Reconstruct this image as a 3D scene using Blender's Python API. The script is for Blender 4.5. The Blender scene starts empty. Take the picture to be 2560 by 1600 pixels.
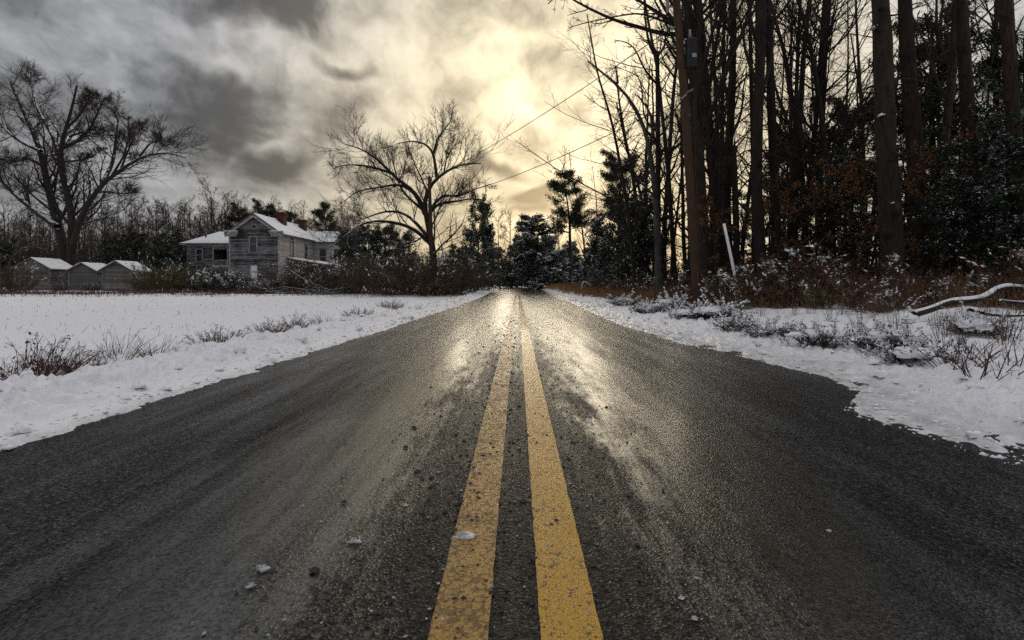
import bpy, math, random
import numpy as np
from mathutils import Vector, Matrix

# ---------------------------------------------------------------- camera, sky, sun, exposure
scene = bpy.context.scene
COL = scene.collection
R = math.radians
CAM_H, F, VX, VY = 0.9, 1280.0, 1294.0, 712.0          # eye height, focal length and vanishing point in photo pixels
cam_d = bpy.data.cameras.new('camera'); cam = bpy.data.objects.new('camera', cam_d); COL.objects.link(cam)
cam.location = (0, 0, CAM_H); cam.rotation_euler = (R(90), 0, 0)
cam_d.sensor_width = 36; cam_d.lens = 18; cam_d.clip_start = 0.05; cam_d.clip_end = 3000
cam_d.shift_x = (1280 - VX) / 2560; cam_d.shift_y = -(800 - VY) / 2560
scene.camera = cam
scene.render.resolution_x, scene.render.resolution_y = 1024, 640
vs = scene.view_settings
vs.view_transform = 'Standard'; vs.look = 'None'; vs.gamma = 1; vs.use_curve_mapping = False
vs.exposure = 0.06
scene.render.engine = 'CYCLES'
cy = scene.cycles
cy.max_bounces = 4; cy.diffuse_bounces = 2; cy.glossy_bounces = 3; cy.transmission_bounces = 2
cy.caustics_reflective = False; cy.caustics_refractive = False; cy.use_denoising = False; cy.use_adaptive_sampling = True; cy.adaptive_threshold = .015
cy.sample_clamp_indirect = 4

SUN_AZ, SUN_EL = R(7.5), R(11)
sdir = Vector((math.sin(SUN_AZ) * math.cos(SUN_EL), math.cos(SUN_AZ) * math.cos(SUN_EL), math.sin(SUN_EL)))

def N(nt, typ, props=None, **inp):
    n = nt.nodes.new(typ)
    for k, v in (props or {}).items(): setattr(n, k, v)
    for k, v in inp.items():
        s = n.inputs[int(k[1:])] if k[0] == 'i' and k[1:].isdigit() else n.inputs[k.replace('_', ' ')]
        if hasattr(v, 'bl_idname') and hasattr(v, 'outputs'): v = v.outputs[0]
        if isinstance(v, bpy.types.NodeSocket): nt.links.new(v, s)
        else:
            if s.type == 'RGBA' and isinstance(v, (tuple, list)) and len(v) == 3: v = (*v, 1)
            s.default_value = v
    return n
def M_(nt, op, a, b=0.0, c=None, clamp=False):
    kw = dict(i0=a, i1=b)
    if c is not None: kw['i2'] = c
    return N(nt, 'ShaderNodeMath', dict(operation=op, use_clamp=clamp), **kw)
def MR(nt, v, a, b, c=0.0, d=1.0, smooth=False):
    return N(nt, 'ShaderNodeMapRange', dict(interpolation_type='SMOOTHSTEP' if smooth else 'LINEAR', clamp=True), i0=v, i1=a, i2=b, i3=c, i4=d)
def MIX(nt, f, a, b, bt='MIX'):
    n = nt.nodes.new('ShaderNodeMix'); n.data_type = 'RGBA'; n.blend_type = bt
    for i, v in ((0, f), (6, a), (7, b)):
        s = n.inputs[i]
        if hasattr(v, 'bl_idname') and hasattr(v, 'outputs'): v = v.outputs[2] if v.bl_idname == 'ShaderNodeMix' else v.outputs[0]
        if isinstance(v, bpy.types.NodeSocket): nt.links.new(v, s)
        else: s.default_value = (*v, 1) if isinstance(v, (tuple, list)) and len(v) == 3 else v
    return n
def OUT(n): return n.outputs[2] if n.bl_idname == 'ShaderNodeMix' else n.outputs[0]

world = bpy.data.worlds.new('World'); scene.world = world; world.use_nodes = True
nt = world.node_tree; nt.nodes.clear()
tc = N(nt, 'ShaderNodeTexCoord'); D = tc.outputs['Generated']
sky = N(nt, 'ShaderNodeTexSky', dict(sky_type='NISHITA', sun_disc=False, sun_elevation=SUN_EL, sun_rotation=SUN_AZ, dust_density=3.0))
sep = N(nt, 'ShaderNodeSeparateXYZ', Vector=D)
zc = M_(nt, 'MAXIMUM', sep.outputs[2], 0.0)
den = M_(nt, 'ADD', zc, 0.16)
pl = N(nt, 'ShaderNodeCombineXYZ', X=M_(nt, 'DIVIDE', sep.outputs[0], den), Y=M_(nt, 'DIVIDE', sep.outputs[1], den), Z=0.0)
n0 = N(nt, 'ShaderNodeTexNoise', Vector=D, Scale=6.0, Detail=3.0, Roughness=0.55)
warp = N(nt, 'ShaderNodeVectorMath', dict(operation='MULTIPLY_ADD'), i0=n0.outputs['Color'], i1=(.16, .16, .16), i2=(-.08, -.08, -.08))
DW = N(nt, 'ShaderNodeVectorMath', dict(operation='ADD'), i0=D, i1=warp).outputs[0]
# rolling cloud deck, seen in perspective: broad masses, streaks, ragged small detail
mp = N(nt, 'ShaderNodeMapping', Vector=pl, Rotation=(0, 0, R(-28)), Scale=(1.0, .55, 1))
c1 = N(nt, 'ShaderNodeTexNoise', Vector=mp, Scale=1.25, Detail=5.0, Roughness=.58)
c2 = N(nt, 'ShaderNodeTexNoise', Vector=mp, Scale=3.6, Detail=5.0, Roughness=.6)
c3 = N(nt, 'ShaderNodeTexNoise', Vector=DW, Scale=17.0, Detail=4.0, Roughness=.62)
T = M_(nt, 'ADD', M_(nt, 'MULTIPLY', M_(nt, 'SUBTRACT', c1.outputs[0], .5), 1.35), M_(nt, 'MULTIPLY', M_(nt, 'SUBTRACT', c2.outputs[0], .5), .85))
def pdir(x, y): return Vector(((x - VX) / F, 1, (VY - y) / F)).normalized()
def blob(x, y, rx, ry, tilt, w):
    """one cloud mass at a compass direction and height of the sky; radii in photo pixels at that place"""
    global T
    c = pdir(x, y); ct, st = math.cos(R(tilt)), math.sin(R(tilt))
    a = (pdir(x + ct * 10, y + st * 10) - c).normalized(); b = c.cross(a).normalized()
    k = c.y / F
    fr = Matrix((a, c, -b)).transposed() if a.cross(c).dot(-b) > 0 else Matrix((a, c, b)).transposed()
    mpn = N(nt, 'ShaderNodeMapping', dict(vector_type='TEXTURE'), Vector=DW, Location=tuple(c), Rotation=tuple(fr.to_euler()), Scale=(rx * k, .6, ry * k))
    ln = N(nt, 'ShaderNodeVectorMath', dict(operation='LENGTH'), i0=mpn).outputs['Value']
    T = M_(nt, 'ADD', T, MR(nt, ln, 0.0, 1.0, w, 0.0, True))
for q in [(600, 20, 420, 75, 8, -.55), (540, 300, 230, 190, 15, -.55), (150, 260, 260, 120, 10, -.25), (850, 285, 130, 75, -25, -.50),
          (700, 410, 220, 60, -28, -.45), (860, 160, 150, 35, 12, -.35), (1230, 412, 110, 38, 4, -.65), (1330, 475, 130, 36, -12, -.75),
          (1180, 220, 120, 70, 20, -.20), (1370, 180, 110, 80, 15, -.28), (1250, 20, 260, 60, 5, -.28), (1300, 520, 120, 20, -8, -.25),
          (1440, 420, 230, 120, 0, .34), (1050, 130, 240, 90, 25, .26), (560, 165, 150, 40, 10, .30), (180, 80, 320, 50, 15, .10),
          (700, 520, 420, 60, 0, .22), (1340, 300, 200, 60, 25, .22), (1560, 200, 180, 160, 0, .10), (640, 370, 110, 28, -35, .22), (2200, 260, 520, 320, 0, .32)]:
    blob(*q)
sd = N(nt, 'ShaderNodeVectorMath', dict(operation='DOT_PRODUCT'), i0=D, i1=tuple(sdir)).outputs['Value']
near = M_(nt, 'POWER', MR(nt, sd, .70, 1.0, 0, 1, True), 1.5)
glow = M_(nt, 'POWER', MR(nt, sd, .90, 1.0, 0, 1, True), 1.6)                 # how close to the veiled sun
zen = M_(nt, 'MULTIPLY_ADD', zc, 1.0, .5)                # an overcast sky is brighter towards the zenith
bright = MIX(nt, near, (.585, .59, .61), (1.12, .965, .67))
bright = MIX(nt, glow, OUT(bright), (1.55, 1.33, .88))
dark = MIX(nt, near, (.078, .079, .084), (.20, .172, .122))
thick = MR(nt, M_(nt, 'ADD', T, M_(nt, 'MULTIPLY', M_(nt, 'SUBTRACT', c3.outputs[0], .5), .70)), -.60, .48, 0, 1, True)
cloud = MIX(nt, thick, OUT(dark), OUT(bright))
cloud = N(nt, 'ShaderNodeVectorMath', dict(operation='SCALE'), i0=OUT(cloud), Scale=zen.outputs[0])
bgc = N(nt, 'ShaderNodeBackground', Color=cloud, Strength=1.25)
bgs = N(nt, 'ShaderNodeBackground', Color=sky, Strength=0.05)
wo = N(nt, 'ShaderNodeOutputWorld')
nt.links.new(N(nt, 'ShaderNodeMixShader', Fac=.88, i1=bgs, i2=bgc).outputs[0], wo.inputs[0])

sl = bpy.data.lights.new('sun', 'SUN'); sl.energy = 0.9; sl.angle = R(30); sl.color = (1, .87, .66)
so = bpy.data.objects.new('sun', sl); COL.objects.link(so)
so.rotation_euler = (-sdir).to_track_quat('-Z', 'Y').to_euler()

# ---------------------------------------------------------------- numpy helpers
def nrm(a): return a / np.maximum(np.linalg.norm(a, axis=-1, keepdims=True), 1e-9)
_pr = np.random.default_rng(11); _perm = np.concatenate([_pr.permutation(256)] * 3); _ga = _pr.uniform(0, 2 * np.pi, 256)
def perlin(x, y, seed=0):
    x = np.asarray(x, float) + seed * 17.3; y = np.asarray(y, float) + seed * 9.7
    xi = np.floor(x).astype(int); yi = np.floor(y).astype(int); fx = x - xi; fy = y - yi
    u = fx * fx * fx * (fx * (fx * 6 - 15) + 10); v = fy * fy * fy * (fy * (fy * 6 - 15) + 10)
    def g(i, j):
        a = _ga[_perm[_perm[(xi + i) & 255] + ((yi + j) & 255)]]
        return np.cos(a) * (fx - i) + np.sin(a) * (fy - j)
    return ((g(0, 0) * (1 - u) + g(1, 0) * u) * (1 - v) + (g(0, 1) * (1 - u) + g(1, 1) * u) * v) * 1.5
def fbm(x, y, o=4, seed=0):
    s, a = 0, 1.0
    for i in range(o): s = s + a * perlin(x * 2 ** i, y * 2 ** i, seed + i); a *= .5
    return s
def sst(a, b, x): t = np.clip((x - a) / (b - a), 0, 1); return t * t * (3 - 2 * t)

class MB:
    """collects vertex / face arrays with a material slot each"""
    def __init__(s): s.V = []; s.Fq = []; s.Ft = []; s.n = 0
    def add(s, V, Fc, m=0):
        V = np.asarray(V, float).reshape(-1, 3); Fc = np.asarray(Fc, int)
        (s.Fq if Fc.shape[1] == 4 else s.Ft).append((Fc + s.n, m)); s.V.append(V); s.n += len(V); return s
    def mesh(s, name, mats, smooth=True):
        me = bpy.data.meshes.new(name)
        V = np.concatenate(s.V) if s.V else np.zeros((0, 3))
        me.vertices.add(len(V)); me.vertices.foreach_set('co', V.astype('f').ravel())
        q = [f for f, _ in s.Fq]; t = [f for f, _ in s.Ft]
        nq = sum(map(len, q)); ntr = sum(map(len, t))
        li = np.concatenate([a.ravel() for a in q + t]) if q or t else np.zeros(0, int)
        me.loops.add(len(li)); me.loops.foreach_set('vertex_index', li.astype('i'))
        me.polygons.add(nq + ntr)
        tot = np.concatenate([np.full(nq, 4), np.full(ntr, 3)]); st = np.concatenate([[0], np.cumsum(tot)[:-1]]) if len(tot) else tot
        me.polygons.foreach_set('loop_start', st.astype('i'))
        mi = np.concatenate([np.full(len(f), m) for f, m in s.Fq + s.Ft]) if q or t else np.zeros(0)
        me.polygons.foreach_set('material_index', mi.astype('i'))
        me.polygons.foreach_set('use_smooth', np.full(nq + ntr, smooth))
        for m in (mats if isinstance(mats, (list, tuple)) else [mats]): me.materials.append(m)
        me.update(calc_edges=True); return me
def link(name, data, parent=None, loc=None):
    o = bpy.data.objects.new(name, data); COL.objects.link(o)
    if parent is not None: o.parent = parent
    if loc is not None: o.location = loc
    return o
def build(mb, name, mats, parent=None, smooth=True, loc=None): return link(name, mb.mesh(name, mats, smooth), parent, loc)
def tag(o, label=None, cat=None, group=None, kind=None):
    for k, v in (('label', label), ('category', cat), ('group', group), ('kind', kind)):
        if v: o[k] = v
    return o
def thing(name, label, cat, loc=(0, 0, 0), rz=0, group=None):
    o = link(name, None, None, loc); o.rotation_euler = (0, 0, rz); o.empty_display_size = .2
    return tag(o, label, cat, group)
def dup(root, loc, rot=(0, 0, 0), sc=1, label=None, group=None):
    def cp(o, par):
        c = o.copy(); COL.objects.link(c); c.parent = par
        for ch in o.children: cp(ch, c)
        return c
    r = cp(root, None); r.location = loc; r.rotation_euler = rot
    r.scale = (sc, sc, sc) if np.isscalar(sc) else sc
    if label: r['label'] = label
    if group: r['group'] = group
    return r
PROTOS = []
def proto(root): PROTOS.append(root); return root
def P(x, y, Z): return np.array([(x - VX) / F * Z, Z, CAM_H + (VY - y) / F * Z])

def box(mb, c, s, m=0, rot=None):
    c = np.array(c); h = np.array(s) / 2
    V = np.array([[a, b, d] for a in (-1, 1) for b in (-1, 1) for d in (-1, 1)]) * h
    if rot is not None: V = V @ np.array(rot).T
    return mb.add(V + c, [[0, 1, 3, 2], [4, 6, 7, 5], [0, 4, 5, 1], [2, 3, 7, 6], [0, 2, 6, 4], [1, 5, 7, 3]], m)
def tubes(mb, Pt, Rd, s=5, m=0, cap=False):
    Pt = np.asarray(Pt, float); Rd = np.asarray(Rd, float)
    if Pt.ndim == 2: Pt = Pt[None]; Rd = Rd[None]
    B, n, _ = Pt.shape
    Tn = np.empty_like(Pt); Tn[:, 1:-1] = Pt[:, 2:] - Pt[:, :-2]; Tn[:, 0] = Pt[:, 1] - Pt[:, 0]; Tn[:, -1] = Pt[:, -1] - Pt[:, -2]; Tn = nrm(Tn)
    md = nrm(Pt[:, -1] - Pt[:, 0]); ax = np.where(np.abs(md[:, 2:3]) > .75, [[1., .13, 0]], [[.1, .07, 1.]])
    U = nrm(np.cross(Tn, ax[:, None, :])); W = np.cross(Tn, U)
    a = np.arange(s) / s * 2 * np.pi
    V = Pt[:, :, None] + Rd[:, :, None, None] * (np.cos(a)[None, None, :, None] * U[:, :, None] + np.sin(a)[None, None, :, None] * W[:, :, None])
    b = (np.arange(B)[:, None, None] * n + np.arange(n - 1)[None, :, None]) * s
    j = np.arange(s)[None, None, :]; j2 = (j + 1) % s
    Fc = np.stack([b + j, b + j2, b + s + j2, b + s + j], -1).reshape(-1, 4)
    n0_ = mb.n; mb.add(V, Fc, m)
    if cap:
        for bi in range(B):
            for e, k in ((0, -1), (n - 1, 1)):
                ids = n0_ + (bi * n + e) * s + np.arange(s)
                mb.V.append(Pt[bi, e][None]); ci = mb.n; mb.n += 1
                f = np.stack([np.full(s, ci), ids, np.roll(ids, -1)], -1)
                mb.Ft.append((f if k > 0 else f[:, ::-1], m))
    return mb
def leaves(mb, C, Dn, Nm, l, w, m=0):
    Dn = nrm(Dn); S = nrm(np.cross(Dn, Nm)); l = np.broadcast_to(l, len(C))[:, None]; w = np.broadcast_to(w, len(C))[:, None]
    V = np.stack([C - Dn * l / 2, C + S * w / 2, C + Dn * l / 2, C - S * w / 2], 1)
    return mb.add(V, np.arange(len(C) * 4).reshape(-1, 4), m)
def octas(mb, C, rx, rz, rng, m=0):
    n = len(C); rx = np.broadcast_to(rx, n); rz = np.broadcast_to(rz, n)
    a = rng.uniform(0, 6.28, n); e = rng.uniform(.7, 1.3, (n, 2))
    ca, sa, z0 = np.cos(a) * rx, np.sin(a) * rx, np.zeros(n)
    o = np.stack([np.stack([ca * e[:, 0], sa * e[:, 0], z0], -1), np.stack([-sa * e[:, 1], ca * e[:, 1], z0], -1), np.stack([-ca, -sa, z0], -1),
                  np.stack([sa, -ca, z0], -1), np.stack([z0, z0, rz], -1), np.stack([z0, z0, -rz * .4], -1)], 1)
    f = np.array([[0, 1, 4], [1, 2, 4], [2, 3, 4], [3, 0, 4], [1, 0, 5], [2, 1, 5], [3, 2, 5], [0, 3, 5]])
    return mb.add(C[:, None] + o, (np.arange(n)[:, None, None] * 6 + f).reshape(-1, 3), m)
def lump(mb, c, r, rng, m=0, nu=9, nv=6, rough=.25, zmin=-.3):
    """irregular rounded lump"""
    th = np.linspace(0, 2 * np.pi, nu, endpoint=False); ph = np.linspace(zmin, np.pi / 2, nv)
    A, B = np.meshgrid(th, ph); sd_ = rng.uniform(0, 90)
    k = 1 + rough * perlin(np.cos(A) * 1.4 + sd_, np.sin(A) * 1.4 + B * 1.7)
    V = np.stack([np.cos(A) * np.cos(B) * k * r[0], np.sin(A) * np.cos(B) * k * r[1], np.sin(B) * k * r[2]], -1) + np.array(c)
    i, j = np.meshgrid(np.arange(nv - 1), np.arange(nu), indexing='ij'); j2 = (j + 1) % nu
    return mb.add(V, np.stack([i * nu + j, i * nu + j2, (i + 1) * nu + j2, (i + 1) * nu + j], -1).reshape(-1, 4), m)

def walk(s, d, L, n, wob, up, rng):
    B = len(s); st = (np.asarray(L) / (n - 1))[:, None]; Pt = np.empty((B, n, 3)); Pt[:, 0] = s; d = nrm(d)
    for i in range(1, n):
        d = nrm(d + rng.normal(0, wob, (B, 3)) + np.array([0, 0, up])); Pt[:, i] = Pt[:, i - 1] + d * st
    return Pt
def kids(Pt, Rd, k, t, ang, lr, rr, n, wob, up, rng, fall=.5, rmin=.004, tip=.35, flat=0.):
    B, m, _ = Pt.shape; ix = np.repeat(np.arange(B), k)
    if len(ix) == 0: return np.zeros((0, n, 3)), np.zeros((0, n))
    tt = rng.uniform(t[0], t[1], len(ix)); f = tt * (m - 1); i = np.minimum(f.astype(int), m - 2); fr = (f - i)[:, None]
    s = Pt[ix, i] * (1 - fr) + Pt[ix, i + 1] * fr; tan = nrm(Pt[ix, i + 1] - Pt[ix, i])
    r0 = Rd[ix, i] * (1 - fr[:, 0]) + Rd[ix, i + 1] * fr[:, 0]
    pl_ = np.linalg.norm(np.diff(Pt, axis=1), axis=2).sum(1)[ix]
    pp = rng.normal(size=tan.shape); pp[:, 2] *= (1 - flat); perp = nrm(np.cross(tan, np.cross(pp, tan)))
    a = np.radians(rng.uniform(ang[0], ang[1], len(ix)))[:, None]
    L = pl_ * rng.uniform(lr[0], lr[1], len(ix)) * (1 - fall * tt)
    P2 = walk(s, tan * np.cos(a) + perp * np.sin(a), L, n, wob, up, rng)
    R2 = np.maximum(r0 * rr, rmin)[:, None] * np.linspace(1, tip, n)[None]
    return P2, R2
def resample(pts, n):
    pts = np.asarray(pts, float); d = np.concatenate([[0], np.cumsum(np.linalg.norm(np.diff(pts, axis=0), axis=1))]); t = np.linspace(0, d[-1], n)
    # smooth Catmull-like resampling
    out = np.stack([np.interp(t, d, pts[:, k]) for k in range(3)], -1)
    for _ in range(2): out[1:-1] = .25 * out[:-2] + .5 * out[1:-1] + .25 * out[2:]
    return out

# ---------------------------------------------------------------- materials
def mat(name, fn):
    m = bpy.data.materials.new(name); m.use_nodes = True; t = m.node_tree; t.nodes.clear()
    b = N(t, 'ShaderNodeBsdfPrincipled'); o = N(t, 'ShaderNodeOutputMaterial'); t.links.new(b.outputs[0], o.inputs[0])
    fn(t, b, lambda s, v: t.links.new(OUT(v) if hasattr(v, 'outputs') else v, b.inputs[s])); return m
def coords(t, which='Object'): return N(t, 'ShaderNodeTexCoord').outputs[which]
def noise(t, v, sc, det=4., ro=.55): return N(t, 'ShaderNodeTexNoise', Vector=v, Scale=sc, Detail=det, Roughness=ro).outputs[0]
def wpos(t): return N(t, 'ShaderNodeNewGeometry').outputs['Position']
def bark(name, a, b, snow=0.0, rough=.85, zst=.25, sc=9.):
    def fn(t, bs, S):
        p = coords(t); mp_ = N(t, 'ShaderNodeMapping', Vector=p, Scale=(1, 1, zst)).outputs[0]
        n1 = noise(t, mp_, sc, 6., .65); n2 = noise(t, p, 1.3, 3.)
        rnd = N(t, 'ShaderNodeObjectInfo').outputs['Random']
        c = MIX(t, MR(t, n1, .32, .68), a, b)
        c = MIX(t, M_(t, 'MULTIPLY', MR(t, n2, .4, .7), .5), OUT(c), tuple(x * .55 for x in a))
        c = MIX(t, 1.0, OUT(c), N(t, 'ShaderNodeCombineColor', i0=MR(t, rnd, 0, 1, .75, 1.25), i1=MR(t, rnd, 0, 1, .78, 1.2), i2=MR(t, rnd, 0, 1, .8, 1.15)).outputs[0], 'MULTIPLY')
        rv = rough
        if snow > 0:
            nz = N(t, 'ShaderNodeSeparateXYZ', Vector=N(t, 'ShaderNodeNewGeometry').outputs['Normal']).outputs[2]
            f = MR(t, M_(t, 'ADD', nz, M_(t, 'MULTIPLY', M_(t, 'SUBTRACT', noise(t, p, 2.2, 5.), .5), 1.5)), 1 - snow, 1.12 - snow)
            c = MIX(t, f, OUT(c), (.80, .81, .84))
        S('Base Color', c); bs.inputs['Roughness'].default_value = rv
        bs.inputs['Specular IOR Level'].default_value = .25
        bm = N(t, 'ShaderNodeBump', Strength=1., Distance=.06, Height=n1); S('Normal', bm)
    return mat(name, fn)
def leafmat(name, a, b, rough=.55, trans=.0, sc=1.5):
    def fn(t, bs, S):
        p = wpos(t); n1 = noise(t, p, sc, 3.); n2 = noise(t, p, 17., 2.)
        c = MIX(t, MR(t, M_(t, 'ADD', M_(t, 'MULTIPLY', n1, .55), M_(t, 'MULTIPLY', n2, .45)), .38, .62), a, b)
        S('Base Color', c); bs.inputs['Roughness'].default_value = rough; bs.inputs['Specular IOR Level'].default_value = .3
    return mat(name, fn)
def plain(name, a, b, sc=4., rough=.7, spec=.3, bump=0., stretch=(1, 1, 1), metal=0., rnd=0.):
    def fn(t, bs, S):
        p = N(t, 'ShaderNodeMapping', Vector=coords(t), Scale=stretch).outputs[0]; n1 = noise(t, p, sc, 6., .62)
        c = MIX(t, MR(t, n1, .33, .67), a, b)
        if rnd:
            r = MR(t, N(t, 'ShaderNodeObjectInfo').outputs['Random'], 0, 1, 1 - rnd, 1 + rnd)
            c = MIX(t, 1.0, OUT(c), N(t, 'ShaderNodeCombineColor', i0=r, i1=r, i2=r).outputs[0], 'MULTIPLY')
        S('Base Color', c)
        bs.inputs['Roughness'].default_value = rough; bs.inputs['Specular IOR Level'].default_value = spec; bs.inputs['Metallic'].default_value = metal
        if bump: S('Normal', N(t, 'ShaderNodeBump', Strength=bump, Distance=.02, Height=n1))
    return mat(name, fn)

def snow_fn(t, bs, S):
    p = wpos(t)
    sl_ = N(t, 'ShaderNodeAttribute', dict(attribute_name='slush')).outputs['Fac']
    n1 = noise(t, p, 22., 4., .6); n2 = noise(t, p, 150., 2., .6); n3 = noise(t, p, 5., 5., .7)
    dirt = M_(t, 'MULTIPLY', sl_, MR(t, n3, .3, .75))
    c = MIX(t, dirt, (.84, .84, .87), (.36, .345, .34))
    S('Base Color', c)
    S('Roughness', MR(t, sl_, 0, 1, .62, .32))
    bs.inputs['Specular IOR Level'].default_value = .35
    S('Normal', N(t, 'ShaderNodeBump', Strength=.5, Distance=.03, Height=M_(t, 'MULTIPLY_ADD', n2, .2, n1)))
M_snow = mat('snow', snow_fn)
M_snowbit = plain('settled_snow', (.80, .81, .84), (.88, .88, .90), 6., .7, .2, .15)
M_ice = plain('grey_ice', (.22, .21, .21), (.62, .61, .62), 60., .22, .5, .3)

def asphalt_fn(t, bs, S):
    p = wpos(t); sx = N(t, 'ShaderNodeSeparateXYZ', Vector=p)
    ax = M_(t, 'ABSOLUTE', sx.outputs[0])
    st = N(t, 'ShaderNodeMapping', Vector=p, Scale=(1.0, .16, 1)).outputs[0]
    wet_n = noise(t, N(t, 'ShaderNodeMapping', Vector=p, Scale=(1.25, .11, 1)).outputs[0], 3.6, 6., .66); patch = noise(t, p, 5.5, 6., .65); fine = noise(t, p, 60., 4., .6)
    vor = N(t, 'ShaderNodeTexVoronoi', Vector=p, Scale=105.0); vor2 = None
    pst = noise(t, N(t, 'ShaderNodeMapping', Vector=p, Scale=(1., .22, 1)).outputs[0], 6.5, 5., .68)
    strip = MR(t, M_(t, 'ADD', ax, M_(t, 'ADD', M_(t, 'MULTIPLY', M_(t, 'SUBTRACT', pst, .5), 1.25), M_(t, 'MULTIPLY', M_(t, 'SUBTRACT', fine, .5), .7))), .80, .26, 0, 1, True)   # unswept grit between the wheel tracks
    edge = MR(t, M_(t, 'ADD', ax, M_(t, 'MULTIPLY', M_(t, 'SUBTRACT', wet_n, .5), 1.4)), 1.9, 2.7, 0, 1, True)
    far = MR(t, sx.outputs[1], 3.0, 9.0)
    dry = M_(t, 'ADD', M_(t, 'MULTIPLY', strip, M_(t, 'MULTIPLY_ADD', far, -.62, .85)), M_(t, 'MULTIPLY', MR(t, wet_n, .42, .68), .42), clamp=True)
    cell = N(t, 'ShaderNodeSeparateColor', Color=vor.outputs['Color'])
    stone = MIX(t, MR(t, cell.outputs[0], .2, 1.), (.003, .003, .003), (.020, .0185, .0175))
    grit = MIX(t, MR(t, fine, .38, .72), (.005, .0045, .004), (.045, .039, .034))
    c = MIX(t, M_(t, 'MULTIPLY', dry, .8), OUT(stone), OUT(grit))
    S('Base Color', c)
    S('Roughness', M_(t, 'ADD', MR(t, dry, 0, 1, .11, .46), M_(t, 'ADD', M_(t, 'MULTIPLY', edge, .10), MR(t, cell.outputs[1], .55, 1., 0, .25))))
    lane = MR(t, M_(t, 'ADD', ax, M_(t, 'MULTIPLY', M_(t, 'SUBTRACT', wet_n, .5), 1.2)), .6, 1.7, 1., .05, True)
    spk = MR(t, cell.outputs[0], .84, .95)                 # bare stone faces that glint
    S('Specular IOR Level', M_(t, 'MAXIMUM', M_(t, 'MULTIPLY', M_(t, 'MULTIPLY', M_(t, 'MULTIPLY_ADD', far, .45, lane, clamp=True), MR(t, dry, 0, 1, 1., .4)), MR(t, M_(t, 'ADD', cell.outputs[2], M_(t, 'MULTIPLY', dry, .5)), .45, .85, 1., .25)), M_(t, 'MULTIPLY', spk, .3)))
    h = M_(t, 'ADD', M_(t, 'MULTIPLY', vor.outputs[0], M_(t, 'ADD', MR(t, dry, 0, 1, .14, .85), MR(t, lane, .05, 1., .55, 0.))), M_(t, 'MULTIPLY', fine, M_(t, 'MULTIPLY_ADD', strip, 2.4, .2)))
    S('Normal', N(t, 'ShaderNodeBump', Strength=.75, Distance=.008, Height=h))
    film = M_(t, 'MULTIPLY', M_(t, 'MULTIPLY', M_(t, 'MULTIPLY_ADD', far, .15, lane, clamp=True), MR(t, ax, .7, 1.5, 1., .35, True)), MR(t, M_(t, 'ADD', dry, M_(t, 'MULTIPLY', fine, .5)), .38, .95, .85, 0.))   # thin water film in the wheel tracks
    S('Coat Weight', film); bs.inputs['Coat IOR'].default_value = 1.36; bs.inputs['Coat Roughness'].default_value = .23
M_road = mat('wet_asphalt', asphalt_fn)
def paint_fn(t, bs, S):
    p = wpos(t); fine = noise(t, p, 125., 4., .68); patch = noise(t, p, 7., 6., .7)
    at = N(t, 'ShaderNodeAttribute', dict(attribute_name='wear')).outputs['Fac']
    vor = N(t, 'ShaderNodeTexVoronoi', Vector=p, Scale=60.0)
    yel = MIX(t, MR(t, fine, .3, .7), (.66, .36, .010), (.34, .165, .006))
    yel = MIX(t, M_(t, 'MULTIPLY', M_(t, 'SUBTRACT', at, .4), .9), OUT(yel), (.22, .115, .03))
    grime = M_(t, 'ADD', M_(t, 'MULTIPLY', fine, .75), M_(t, 'ADD', M_(t, 'MULTIPLY', patch, .5), M_(t, 'MULTIPLY', vor.outputs[0], .35)))
    wr = MR(t, grime, M_(t, 'MULTIPLY_ADD', at, -.14, .89), M_(t, 'MULTIPLY_ADD', at, -.10, .98))
    c = MIX(t, M_(t, 'MULTIPLY', wr, M_(t, 'MULTIPLY_ADD', at, -.25, .9)), OUT(yel), (.040, .026, .014))
    sn = MR(t, M_(t, 'ADD', M_(t, 'MULTIPLY', noise(t, p, 11., 5., .7), .65), M_(t, 'MULTIPLY', fine, .35)), M_(t, 'MULTIPLY_ADD', at, -.13, .70), M_(t, 'MULTIPLY_ADD', at, -.11, .80))
    fr_ = MR(t, N(t, 'ShaderNodeSeparateXYZ', Vector=p).outputs[1], 3.5, 11., 1., .15)
    c = MIX(t, M_(t, 'MULTIPLY', sn, .65), OUT(c), (.36, .31, .27))
    S('Base Color', c); S('Roughness', M_(t, 'ADD', MR(t, M_(t, 'ADD', sn, wr), 0, 1, .14, .5), M_(t, 'MULTIPLY', M_(t, 'MULTIPLY', at, fr_), .14)))
    bs.inputs['Specular IOR Level'].default_value = .6
    S('Normal', N(t, 'ShaderNodeBump', Strength=M_(t, 'MULTIPLY', fr_, .6), Distance=.010, Height=M_(t, 'ADD', M_(t, 'MULTIPLY', vor.outputs[0], .6), fine)))
M_paint = mat('yellow_road_paint', paint_fn)

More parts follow.
